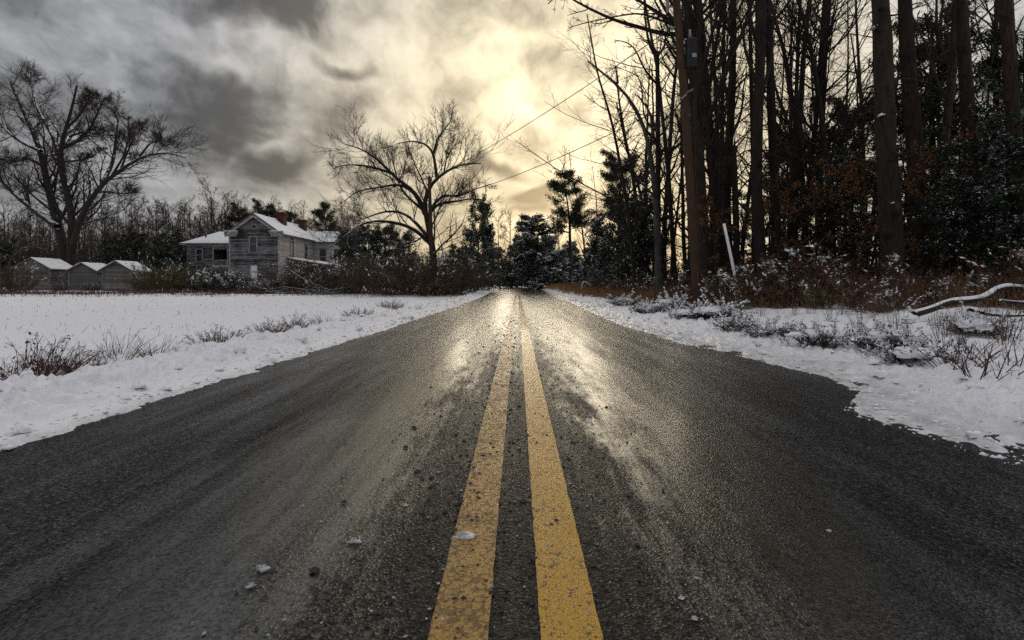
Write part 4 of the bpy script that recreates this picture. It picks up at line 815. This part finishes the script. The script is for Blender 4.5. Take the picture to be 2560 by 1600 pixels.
for x, Z, s, lab in [(2010, 31, .7, 'tall dark holly deep in the middle of the wood'), (2100, 30, .75, 'tall dark holly deep behind the brown saplings'), (2260, 29, .8, 'tall dark holly deep behind the thick pine trunks'), (2400, 27, .85, 'tall dark holly deep near the right side'), (2550, 24, .8, 'tall dark holly deep at the right edge'), (1860, 33, .8, 'dark holly deep behind the broken snag'), (1760, 36, .8, 'dark holly deep behind the transformer pole'), (2450, 15, .6, 'low snow flecked holly left of the snowiest holly')]:
    holly.px(x, Z, sc=s, label=lab, group=GH)
for x, Z, s, lab in [(1795, 19.5, .72, 'brown leaved sapling beside the straight reddish trunk'), (1965, 19.5, .85, 'brown leaved sapling in the middle of the wood'), (2125, 18.5, .95, 'tall brown leaved sapling left of the biggest trunk'), (2165, 20, 1.1, 'brown leaved sapling behind the tall brown leaved sapling'), (2275, 16.5, .9, 'brown leaved sapling right of the biggest trunk'), (2045, 22, .9, 'brown leaved sapling deep in the wood'), (1870, 22, .7, 'brown leaved sapling right of the broken snag')]:
    beech.px(x, Z, sc=s, label=lab, group='brown leaved saplings in the wood')
for x, y0, y1, Z, r, nm, lab, mt in [((1842, 1833), 700, 365, 21, .14, 'broken_snag', 'broken off dead trunk standing in the wood', M_barkr)]:
    a, b = P(x[0], y0, Z), P(x[1], y1, Z); a[2] = gz(a[0], a[1]); mb = MB(); q = resample([a - a, (b - a) * .5 + [.05, 0, 0], b - a], 8); tubes(mb, q, np.linspace(r, r * .85, 8), 9, 0, True)
    octas(mb, q[-1:] + [[.06, 0, .1]], .05, .35, rng); root = thing(nm, lab, 'dead tree', a); build(mb, 'trunk', mt, root)

# brush along the wood edge
def wx(Z): return np.interp(Z, [6, 9, 12.5, 14, 15.5, 19, 28, 40, 60, 75], [13, 11.2, 9.8, 8.8, 7.5, 6.4, 5.8, 5.4, 5.2, 6])
rng = np.random.default_rng(88)
def brushpts(n, d0, d1, z0=7.5, z1=72):
    Z = np.exp(rng.uniform(math.log(z0), math.log(z1), n)); x = wx(Z) + rng.uniform(d0, d1, n) * np.clip(.6 + Z / 60, .6, 1.5) + .5 * fbm(Z * .8, Z * 0, 2); return x, Z, gh(x, Z)
mb = MB(); n = 5200; x, Z, g = brushpts(n, -.2, 6); L = rng.uniform(.4, 1.15, n) * np.clip(.55 + .18 * (x - wx(Z)), .4, 1.3)
Pt = walk(np.stack([x, Z, g - .03], -1), np.stack([rng.normal(0, .35, n), rng.normal(0, .35, n), np.ones(n)], -1), L, 4, .16, -.03, rng); Rr_ = np.full((n, 4), .006) * np.clip(Z / 14, .8, 2.5)[:, None]
tubes(mb, Pt, Rr_, 3, 0)
C, Dn = onpath(Pt, 9, rng, .05, .25); l = rng.uniform(.04, .10, len(C)) * np.clip(C[:, 1] / 18, .85, 1.8); leaves(mb, C, Dn + rng.normal(0, .8, C.shape), rng.normal(0, 1, C.shape), l, l * .5, 1)
pk = rng.random(len(C)) < .07 * np.clip(.1 + 3 * fbm(C[:, 0] * .8, C[:, 1] * .6, 2), 0, 1.8); Cs = C[pk]; sz = rng.lognormal(-4.1, .55, len(Cs)) * np.clip(Cs[:, 1] / 16, .8, 1.8); leaves(mb, Cs + [0, 0, .012], Dn[pk] * [1, 1, .5] + rng.normal(0, .3, Cs.shape) * [1, 1, .4], rng.normal(0, .3, Cs.shape) + [0, 0, 1], sz * 3.0, sz * 1.3, 2)
o = build(mb, 'undergrowth', [M_twigr, M_redbr, M_snowbit]); tag(o, 'russet undergrowth dusted with snow along the wood edge', 'undergrowth', kind='stuff')
mb = MB(); n = 13000; x, Z, g = brushpts(n, -1.2, 2.2); clump = fbm(x * .9, Z * .9, 2, 40) > -.12; x, Z, g = x[clump], Z[clump], g[clump]; n = len(x)
Pt = walk(np.stack([x, Z, g - .02], -1), np.stack([rng.normal(0, .22, n), rng.normal(0, .22, n), np.ones(n)], -1), rng.uniform(.25, .8, n), 4, .07, -.05, rng); tubes(mb, Pt, np.full((n, 4), .0045) * np.clip(Z / 13, .8, 3)[:, None] * np.array([1, .9, .7, .3]), 3)
o = build(mb, 'dry_grass', M_grass); tag(o, 'tan dead grass along the brush line', 'grass', kind='stuff')
S1 = shrub('bramble_shrub', 'bramble', 'shrub', 1.15, 1.5, 71, M_twigr, M_redbr, 44, 7, 8, .075, 90, .045, 1.0, .009)
S2 = shrub('bramble_shrub', 'bramble', 'shrub', 1.0, 1.4, 72, M_twigr, M_redbr, 38, 7, 8, .07, 140, .05, 1.1, .008)
SO = shrub('olive_bush', 'olive bush', 'shrub', 2.6, 3.4, 73, M_twigt, M_olive, 110, 8, 6, .13, 160, .06, .95, .018, -.05)
M_dull = leafmat('dull_brown_leaf', (.030, .020, .014), (.095, .062, .042), .75)
SD = shrub('thicket_shrub', 'dark shrub', 'shrub', 2.6, 3.2, 74, M_twigt, M_dull, 90, 8, 6, .12, 130, .075, 1.0, .013)
SS = shrub('snowy_shrub', 'snowy shrub', 'shrub', 2.0, 3.0, 75, M_twigr, M_cedar, 90, 9, 6, .14, 330, .10, 1.1, .014)
for k, (x, Z, s, lab) in enumerate([(1700, 20, 1.0, 'russet bramble at the foot of the transformer pole'), (1790, 17.5, 1.1, 'russet bramble under the white leaning pole'), (1985, 15.5, 1.35, 'big snow topped bramble in the middle of the brush line'), (1930, 16, 1.5, 'tall russet bramble right of the leaning dark trunk'), (2060, 14.5, 1.1, 'russet bramble left of the biggest trunk'), (2180, 12.8, .9, 'snowy bramble in front of the biggest trunk'),
                                   (2255, 12.8, 1.0, 'snowy bramble right in front of the biggest trunk foot'), (2330, 12, .8, 'low bramble behind the fallen limb'), (1870, 16.5, 1.0, 'bramble between the leaning pole and the tall russet bramble'), (1640, 26, 1.3, 'russet bramble under the bent pale tree'), (1580, 29, 1.3, 'russet bramble under the dark evergreens'), (1530, 34, 1.3, 'russet bramble left of the dark evergreens'), (2540, 11, 1.0, 'snow topped bramble at the right edge above the fallen limb'), (2215, 11.3, .6, 'small snow covered bramble at the broken end of the fallen limb'), (1835, 15, .55, 'low snow covered bramble on the snow in front of the white leaning pole')]):
    (S2 if k % 2 else S1).px(x, Z, sc=s, label=lab, group='brambles along the wood edge')
YG = shrub('pine_seedling', 'seedling', 'shrub', .9, .7, 78, M_twigt, M_olive, 16, 8, 8, .09, 26, .045, .6, .007)
YG.px(1848, 16.8, sc=1.25, label='small green pine seedling at the foot of the white leaning pole'); YG.px(1600, 27, sc=1.0, label='yellow green seedling in the brush left of the transformer pole'); YG.px(2052, 13.5, sc=.8, label='yellow green seedling in the brush in front of the wood')

# shrubs and thicket along the far edge of the field
for x, Z, s, lab in [(405, 47, 1.05, 'big olive green bush beside the rightmost shed'), (470, 48, .9, 'olive bush in front of the left wing of the house'), (365, 49, .8, 'olive bush touching the rightmost shed')]: SO.px(x, Z, sc=s, label=lab, group='olive bushes by the sheds')
for x, Z, s, lab in [(520, 46, .85, 'snowy shrub below the upstairs porch'), (578, 47, .8, 'snowy shrub left of the white lower window'), (640, 44, .5, 'snowy shrub just below the white lower window'), (690, 46, .6, 'snowy shrub at the right corner of the gable front'), (845, 45, 1.1, 'rounded snow covered dark shrub right of the house'), (735, 50, .9, 'snowy shrub under the side porch roof')]: SS.px(x, Z, sc=s, label=lab, group='snowy shrubs in front of the house')
for x, Z, s, lab in [(555, 50, .85, 'brown brush under the upstairs porch'), (740, 47, 1.05, 'brown brush beside the gable front'), (790, 48, 1.1, 'brown brush in front of the side porch'), (895, 44, 1.15, 'dark thicket shrub left of the old pole'), (945, 41, 1.25, 'dark thicket shrub in front of the spreading tree on its left'), (1000, 39, 1.3, 'snow flecked thicket shrub below the spreading tree'), (1055, 38, 1.25, 'snow flecked thicket shrub at the foot of the old pole'), (1105, 40, 1.2, 'dark thicket shrub right of the old pole'), (1150, 43, 1.1, 'dark thicket shrub nearest the road'),
                     (1185, 50, 1.0, 'brown shrub at the left road edge near the tall evergreen'), (610, 54, .7, 'brown brush hiding the foot of the gable front'), (30, 46, 1.0, 'dark brush left of the largest shed'), (232, 51, .32, 'reddish brush at the foot of the middle shed'), (150, 51, .32, 'reddish brush at the foot of the largest shed')]: SD.px(x, Z, sc=s, label=lab, group='thicket along the far edge of the field')
rng = np.random.default_rng(99); mb = MB(); n = 2600; px_ = rng.uniform(-120, 1160, n); Zr = rng.uniform(40.5, 46, n); x = (px_ - VX) / F * Zr
Pt = walk(np.stack([x, Zr, gh(x, Zr) - .02], -1), np.stack([rng.normal(0, .35, n), rng.normal(0, .35, n), np.ones(n)], -1), rng.uniform(.08, .38, n) * (1 + 1.3 * (rng.random(n) < .12)), 4, .14, -.04, rng); tubes(mb, Pt, np.full((n, 4), .010), 3, 0)
C, Dn = onpath(Pt, 3, rng, .06); leaves(mb, C, rng.normal(0, 1, C.shape), rng.normal(0, 1, C.shape), .13, .06, 1)
o = build(mb, 'field_edge_weeds', [M_twigr, M_redbr]); tag(o, 'reddish weeds along the far edge of the field', 'weeds', kind='stuff')
rng = np.random.default_rng(12)
for k, (p, r) in enumerate([([(705, 712), (760, 720), (830, 728), (870, 731)], .05), ([(720, 660), (765, 690), (805, 705), (845, 722)], .06), ([(770, 668), (800, 700), (830, 708)], .045), ([(665, 724), (720, 731), (790, 730), (860, 724)], .06), ([(745, 716), (800, 722), (860, 720)], .05), ([(640, 718), (690, 728), (740, 734)], .04), ([(905, 708), (925, 722), (945, 730)], .05), ([(790, 733), (840, 720), (880, 716)], .045)]):
    Z = 40 + .25 * k; q = resample([P(a, c, Z) for a, c in p], 8); b = q[np.argmin(q[:, 2])].copy(); g_ = gz(b[0], b[1]); q[:, 2] += g_ + .04 - b[2]; b[2] = g_
    root = thing('fallen_branch', ['long snow lined branch lying low in the brush pile', 'steep snow lined branch leaning into the brush pile', 'short leaning branch in the brush pile', 'longest branch along the bottom of the brush pile', 'branch lying in the middle of the brush pile', 'thin branch at the left end of the brush pile', 'short branch alone right of the brush pile', 'branch rising at the right end of the brush pile'][k], 'branch', b, 0, 'brush pile at the far edge of the field')
    limbed(root, [(q - b, r, .02)], [dict(k=7, t=(.2, 1), ang=(20, 50), lr=(.2, .45), rr=.6, n=5, wob=.12, up=.03, rmin=.016), dict(k=3, t=(.2, 1), ang=(20, 50), lr=(.3, .6), rr=.6, n=4, wob=.12, up=.03, rmin=.011)], M_barks, M_barks, rng, 6)

# ---------------------------------------------------------------- roadside weeds and low shrubs on the snow
W1 = shrub('weed_clump', 'weed', 'weeds', .34, .55, 81, M_twigr, M_redbr, 70, 3, 1, .03, 60, .014, 1.5, .0035, -.02)
W2 = shrub('weed_clump', 'weed', 'weeds', .30, .45, 82, M_twigr, M_redbr, 46, 3, 0, .03, 14, .014, 1.3, .003, -.01)
W3 = shrub('weed_clump', 'weed', 'weeds', .22, .7, 83, M_twigr, M_redbr, 110, 3, 1, .02, 50, .016, 1.2, .003, .0)
GW = 'weeds along the left snow bank'
for kd, x, y, s, lab in [(W1, 75, 948, 1.05, 'largest tangled weed clump nearest on the left bank'), (W2, 215, 938, .9, 'weed stalks right beside the largest tangled clump'), (W1, 150, 925, .7, 'weed clump behind the largest tangled clump'), (W2, 300, 893, .95, 'thin weed stalks in the ditch past the largest clump'), (W2, 395, 893, .75, 'small spiky weed clump beside the left bank'), (W3, 545, 858, 1.0, 'dense dark purple weed patch against the left bank'), (W3, 675, 832, .95, 'weed patch beyond the dense purple patch'), (W1, 738, 820, .75, 'tufted weed clump in the middle of the left bank'), (W2, 805, 810, .8, 'sparse weed stalks on the left bank'), (W3, 895, 793, 1.1, 'long weed patch far along the left bank'), (W3, 978, 770, 1.2, 'farthest weed patch on the left bank'), (W2, 20, 985, .8, 'weed stalks cut by the left picture edge')]:
    X, Z = G(x, y); kd.put(X, Z, sc=s * 1.35, label=lab, group=GW, dz=.0)
LS = shrub('low_shrub', 'low shrub', 'shrub', .38, .7, 84, M_twigr, M_cedar, 70, 5, 3, .035, 330, .026, 1.5, .0045, -.05)
LB = shrub('twig_shrub', 'twig shrub', 'shrub', .34, .45, 85, M_twigr, M_redbr, 16, 4, 0, .02, 0, .01, 1.2, .0055, .02)
def capped(k, X, Z, s, lab, cap):
    o = k.put(X, Z, sc=s, label=lab, group='low shrubs on the right snow bank', dz=0.)
    if cap:
        mb = MB(); rg = np.random.default_rng(int(X * 97))
        for _ in range(cap): a = rg.uniform(0, 6.28); q = rg.uniform(0, .28); lump(mb, (math.cos(a) * q, math.sin(a) * q * .7, rg.uniform(.08, .15)), (rg.uniform(.12, .24), rg.uniform(.10, .2), rg.uniform(.035, .07)), rg, 0, 12, 6, .9, -.4)
        build(mb, 'snow_cap', M_snowbit, o)
for kd, x, y, s, cap, lab in [(LS, 1923, 836, .85, 2, 'snow flecked low shrub halfway along the right bank'), (LS, 2052, 868, .85, 2, 'dark low shrub with a snow cap near the road edge'), (LS, 2215, 872, 1.0, 5, 'widest low shrub under a thick snow cap'), (LS, 2285, 902, .8, 1, 'dark low evergreen shrub nearest the slush on the right'), (LB, 2385, 916, 1.0, 0, 'bare twig shrub right of the dark low evergreen'), (LB, 2455, 940, 1.1, 0, 'bare twig shrub nearest the camera on the right'), (LB, 2530, 930, 1.1, 0, 'bare twig shrub at the right picture edge'), (LB, 2420, 895, 1.0, 0, 'spiky bare twig shrub behind the nearest twigs'), (LS, 2435, 838, .9, 4, 'snow buried mound with dark twigs at its edge'), (LB, 2365, 868, .8, 0, 'small bare twigs right of the widest low shrub'), (LB, 2520, 850, 1.0, 0, 'reddish twigs on the snow near the right edge'),
                          (LS, 1565, 766, 1.3, 2, 'farthest dark low shrub on the right bank'), (LS, 1625, 782, 1.15, 1, 'dark twiggy low shrub left of two snow mounds'), (LS, 1682, 772, 1.3, 4, 'rounded snow mound over a low shrub'), (LS, 1725, 795, 1.1, 1, 'dark reddish low shrub at the slush edge'), (LS, 1793, 797, 1.3, 5, 'biggest white mound over a low shrub'), (LS, 1840, 822, .95, 1, 'dark reddish low shrub beside the biggest white mound'), (LB, 1965, 848, .9, 0, 'bare twigs between two snow flecked low shrubs')]:
    X, Z = G(x, y); capped(kd, X, Z, s, lab, cap)
GS = shrub('grass_stalks', 'grass stalks', 'grass', .75, .35, 86, M_twigt, M_grass, 16, 2, 1, .03, 4, .012, .22, .0035, 0.)
for x, y, s, lab in [(2075, 806, .8, 'tan grass stalks standing left on the right bank'), (2150, 846, .95, 'tall reddish grass stalks behind the widest low shrub'), (2370, 846, .95, 'single thin tuft of tan stalks below the fallen limb'), (2520, 862, .9, 'tan stalks at the right edge of the bank'), (1905, 790, .8, 'thin tan stalks at the brush line'), (2290, 800, .6, 'short tan stalks under the fallen limb'), (2180, 800, .7, 'tan stalks left of the fallen limb'), (2110, 786, .9, 'rusty stalks in front of the brush left of the fallen limb'), (2230, 826, .8, 'tan stalks right behind the widest low shrub'), (2455, 812, 1.0, 'tall tan stalks beside the fallen limb'), (2545, 800, 1.0, 'tall tan stalks in front of the fallen limb at the picture edge'), (1840, 782, .8, 'thin rusty stalks near the white mounds'), (2030, 782, .9, 'rusty stalks at the brush line below the seedling'), (1770, 770, .9, 'rusty stalks at the foot of the leaning pole brambles'), (1985, 790, .8, 'thin tan stalks below the big snow topped bramble')]:
    X, Z = G(x, y); GS.put(X, Z, sc=s, label=lab, group='grass stalks on the right bank', dz=-.02)
mb = MB(); rng = np.random.default_rng(6); n = 420; yv = np.exp(rng.uniform(math.log(4), math.log(24), n)); xv = 4.2 + rng.random(n) * np.maximum(.3, wx(yv) - 4.2); h = rng.uniform(.03, .2, n)
tubes(mb, walk(np.stack([xv, yv, gh(xv, yv) - .01], -1), np.stack([rng.normal(0, .45, n), rng.normal(0, .45, n), np.ones(n)], -1), h, 3, .2, 0, rng), np.full((n, 3), .003) * np.clip(yv / 8, .7, 2)[:, None] * np.array([1, .8, .4]), 3)
o = build(mb, 'snow_twigs', M_twigr); tag(o, 'fine dark twigs poking through the right snow bank', 'twigs', kind='stuff')

# fallen limb
rng = np.random.default_rng(14); Zf = 9.3; b = P(2290, 778, Zf); b[2] = gz(b[0], b[1])
root = thing('fallen_limb', 'long fallen limb topped with snow lying on the right bank', 'log', b)
q = lambda pts, dz=0: np.array([P(a, c, Zf + dz * k / 4) for k, (a, c) in enumerate(pts)]) - b
main = resample(q([(2284, 786), (2330, 774), (2372, 754), (2425, 752), (2468, 744), (2486, 724), (2520, 716), (2570, 724), (2640, 708)], .6), 26); sub = resample(q([(2420, 772), (2460, 786), (2520, 790), (2600, 786)], -.4), 9); sub2 = resample(q([(2500, 752), (2550, 758), (2620, 752)], .5), 8); tw = resample(q([(2360, 782), (2260, 745), (2215, 748), (2195, 762)], -.2), 8); tw2 = resample(q([(2470, 752), (2492, 730), (2496, 722)]), 6)
mb = MB()
for c, r0, r1 in ((main, .062, .045), (sub, .03, .022), (sub2, .03, .022), (tw2, .03, .012)): tubes(mb, c, np.linspace(r0, r1, len(c)), 8, 0, True)
build(mb, 'trunk', M_bark, root); mb = MB(); tubes(mb, resample(q([(2255, 772), (2225, 745), (2205, 735)]), 6), np.linspace(.02, .01, 6), 5)
kk = kids(np.stack([main, resample(sub, 26), resample(sub2, 26)]), np.full((3, 26), .03), 9, (.1, 1), (30, 80), (.05, .16), .4, 5, .15, .02, rng, rmin=.006); tubes(mb, *kk, 4); kk = kids(*kk, 3, (.2, 1), (25, 60), (.4, .8), .6, 4, .15, .02, rng, rmin=.004); tubes(mb, *kk, 3)
build(mb, 'crown', M_bark, root)
mb = MB()
for c, r0 in ((main, .052), (sub, .025), (sub2, .025)):
    t = np.linspace(0, 1, len(c)); tubes(mb, c + [0, 0, r0 * .62], r0 * .85 * (1 + .2 * perlin(t * 9, t * 0 + r0 * 50)), 8, 0, True)
lump(mb, P(2262, 786, Zf) - b + [0, 0, -.10], (.2, .22, .13), rng, 0, 14, 7, .6)
build(mb, 'snow', M_snowbit, root)
a, b = P(1852, 690, 16.6), P(1810, 560, 16.6); a[2] = gz(a[0], a[1]) - .02
root = thing('leaning_pole', 'thin white snow plastered pole leaning in the brush', 'pole', a); mb = MB(); q = resample([a - a, (b - a) * .5 + [.015, 0, 0], b - a], 8); tubes(mb, q, np.linspace(.06, .05, 8), 8, 0, True); build(mb, 'trunk', M_birch, root)
mb = MB(); tubes(mb, q[2:] + [-.012, -.022, .01], np.linspace(.05, .045, 6), 8, 0, True); build(mb, 'snow', M_snowbit, root)
X, Z = (1452 - VX) / F * 42, 42.; root = thing('marker_post', 'small white bent pipe marker at the right road edge far away', 'post', (X, Z, gz(X, Z)))
mb = MB(); tubes(mb, resample([(0, 0, 0), (.1, 0, .75), (.2, 0, .98), (.42, 0, 1.0), (.58, 0, .85), (.6, 0, .8)], 12), np.full(12, .045), 7, 0, True); build(mb, 'pipe', M_white, root)

# ---------------------------------------------------------------- utility poles and wires
Zp = 17.; b = P(1747, 745, Zp); b[2] = gz(b[0], b[1]); pole = thing('utility_pole', 'brown wooden utility pole carrying a black transformer at the wood edge', 'utility pole', b)
pt = lambda x, y, dy=0: P(x, y, Zp) + [0, dy, 0] - b
ax_ = resample([pt(1747, 770), pt(1737, 640), pt(1712, 250), pt(1689, -10), pt(1680, -130)], 16); mb = MB(); tubes(mb, ax_, np.linspace(.165, .115, 16), 14, 0, True); build(mb, 'shaft', M_pole, pole)
c = pt(1727, 137, -.06); mb = MB(); rt = .205
prof = [(0, -.50), (.16, -.50), (rt, -.46), (rt, .40), (rt + .015, .41), (rt + .015, .45), (.19, .47), (.10, .53), (0, .545)]
th = np.arange(18) / 18 * 6.2832; V = np.array([[r_ * math.cos(a), r_ * math.sin(a), z] for r_, z in prof for a in th]) + c; i, j = np.meshgrid(np.arange(len(prof) - 1), np.arange(18), indexing='ij'); j2 = (j + 1) % 18
tank = build(mb.add(V, np.stack([i * 18 + j, i * 18 + j2, (i + 1) * 18 + j2, (i + 1) * 18 + j], -1).reshape(-1, 4)), 'transformer', M_metalD, pole)
mb = MB(); tubes(mb, [c + [-.05, -.03, .5], c + [-.07, -.05, .78]], [.05, .035], 8, 0, True); build(mb, 'bushing', M_grey, tank)
pc = c + np.array([.03, -rt - .006, -.13]); pl_ = build(box(MB(), pc, (.13, .012, .12)), 'label_plate', M_white, tank, False)
for k in range(3): build(box(MB(), pc + [0, -.009, .036 - .036 * k], (.10 - .02 * (k % 2), .004, .014)), 'print_line', M_print, pl_, False) if False else None
mb = MB(); [box(mb, pc + np.array([dx, -.008, .036 - .036 * k]), (.022, .004, .018)) for k in range(3) for dx in (-.042, -.014, .014, .042)]; build(mb, 'serial_lettering', M_print, tank, False)
mb = MB(); box(mb, pt(1708, 115, -.02), (.16, .08, .07)); box(mb, pt(1711, 165, -.02), (.16, .08, .07)); build(mb, 'bracket', M_metalD, pole, False)
mb = MB(); tubes(mb, [pt(1667, 34, -.1), pt(1666, 0, -.1), pt(1665, -20, -.1)], [.05, .055, .05], 9, 0, True); tubes(mb, [pt(1667, 20, -.1), pt(1692, 20)], [.02, .02], 5); build(mb, 'fuse_cutout', M_grey, pole)
mb = MB(); tubes(mb, [pt(1712, 238, -.2), pt(1727, 228, -.18)], [.03, .035], 7, 0, True); tubes(mb, [pt(1700, 252, -.16), pt(1712, 240, -.18)], [.03, .03], 6, 0, True); build(mb, 'cable_clamp', M_grey, pole)
mb = MB(); tubes(mb, resample([pt(1690, 70), pt(1676, 72, -.05)], 3), [.03, .05, .05], 8, 0, True); build(mb, 'insulator', M_grey, pole)
mb = MB(); tubes(mb, np.array([pt(1747 - k * 1.4, 700 - k * 28, -.165) for k in range(16)]), np.full(16, .008), 4); build(mb, 'ground_wire', M_wire, pole)
mb = MB(); th2 = np.linspace(0, 6.28, 15); bc = pt(1741, 632); tubes(mb, np.stack([bc[0] + .165 * np.cos(th2), bc[1] + .165 * np.sin(th2), np.full(15, bc[2])], -1), np.full(15, .012), 4); build(mb, 'band', M_metalD, pole)
Zo = 39.; b2 = P(1083, 716, Zo); b2[2] = gz(b2[0], b2[1]); old = thing('old_pole', 'dark weathered utility pole in front of the spreading bare tree', 'utility pole', b2)
mb = MB(); q = resample([P(1083, 730, Zo) - b2, P(1078, 600, Zo) - b2, P(1073, 441, Zo) - b2], 8); tubes(mb, q, np.linspace(.17, .12, 8), 10, 0, True); build(mb, 'shaft', M_pole, old)
mb = MB(); tubes(mb, [P(1073, 448, Zo) - b2 + [-.3, 0, 0], P(1073, 448, Zo) - b2 + [.2, 0, 0]], [.03, .03], 6, 0, True); tubes(mb, [P(1067, 447, Zo) - b2, P(1067, 440, Zo) - b2], [.05, .04], 6, 0, True); build(mb, 'insulator', M_metalD, old)
def wire(label, a, c, sag, r=.013, n=24, nm='power_line'):
    t = np.linspace(0, 1, n)[:, None]; q = a * (1 - t) + c * t; q[:, 2] -= sag * 4 * (t * (1 - t))[:, 0]; mb = MB(); tubes(mb, q - a, np.full(n, r), 5); o = build(mb, nm, M_wire, loc=a); tag(o, label, 'wire', 'overhead wires')
wire('upper overhead wire from the transformer pole to the old pole', P(1676, 72, Zp - .05), P(1075, 445, Zo), .35, .016)
wire('lower overhead cable from the transformer pole towards the spreading tree', P(1706, 246, Zp - .18), P(1079, 500, Zo), .5, .016)
wire('cable climbing from the transformer pole into the upper right', P(1718, 234, Zp - .2), np.array([8.2, 2.0, 10.5]), .25, .012)
wire('steep service cable dropping left from the transformer pole', P(1704, 252, Zp - .18), P(1540, 425, 26), .15, .012)
wire('thin guy wire crossing the sky left of the wood', P(1532, 320, 40), P(1478, 425, 60), .2, .012, 12)
for k_ in (T1, T2, T3, T4, T5): assert k_.used
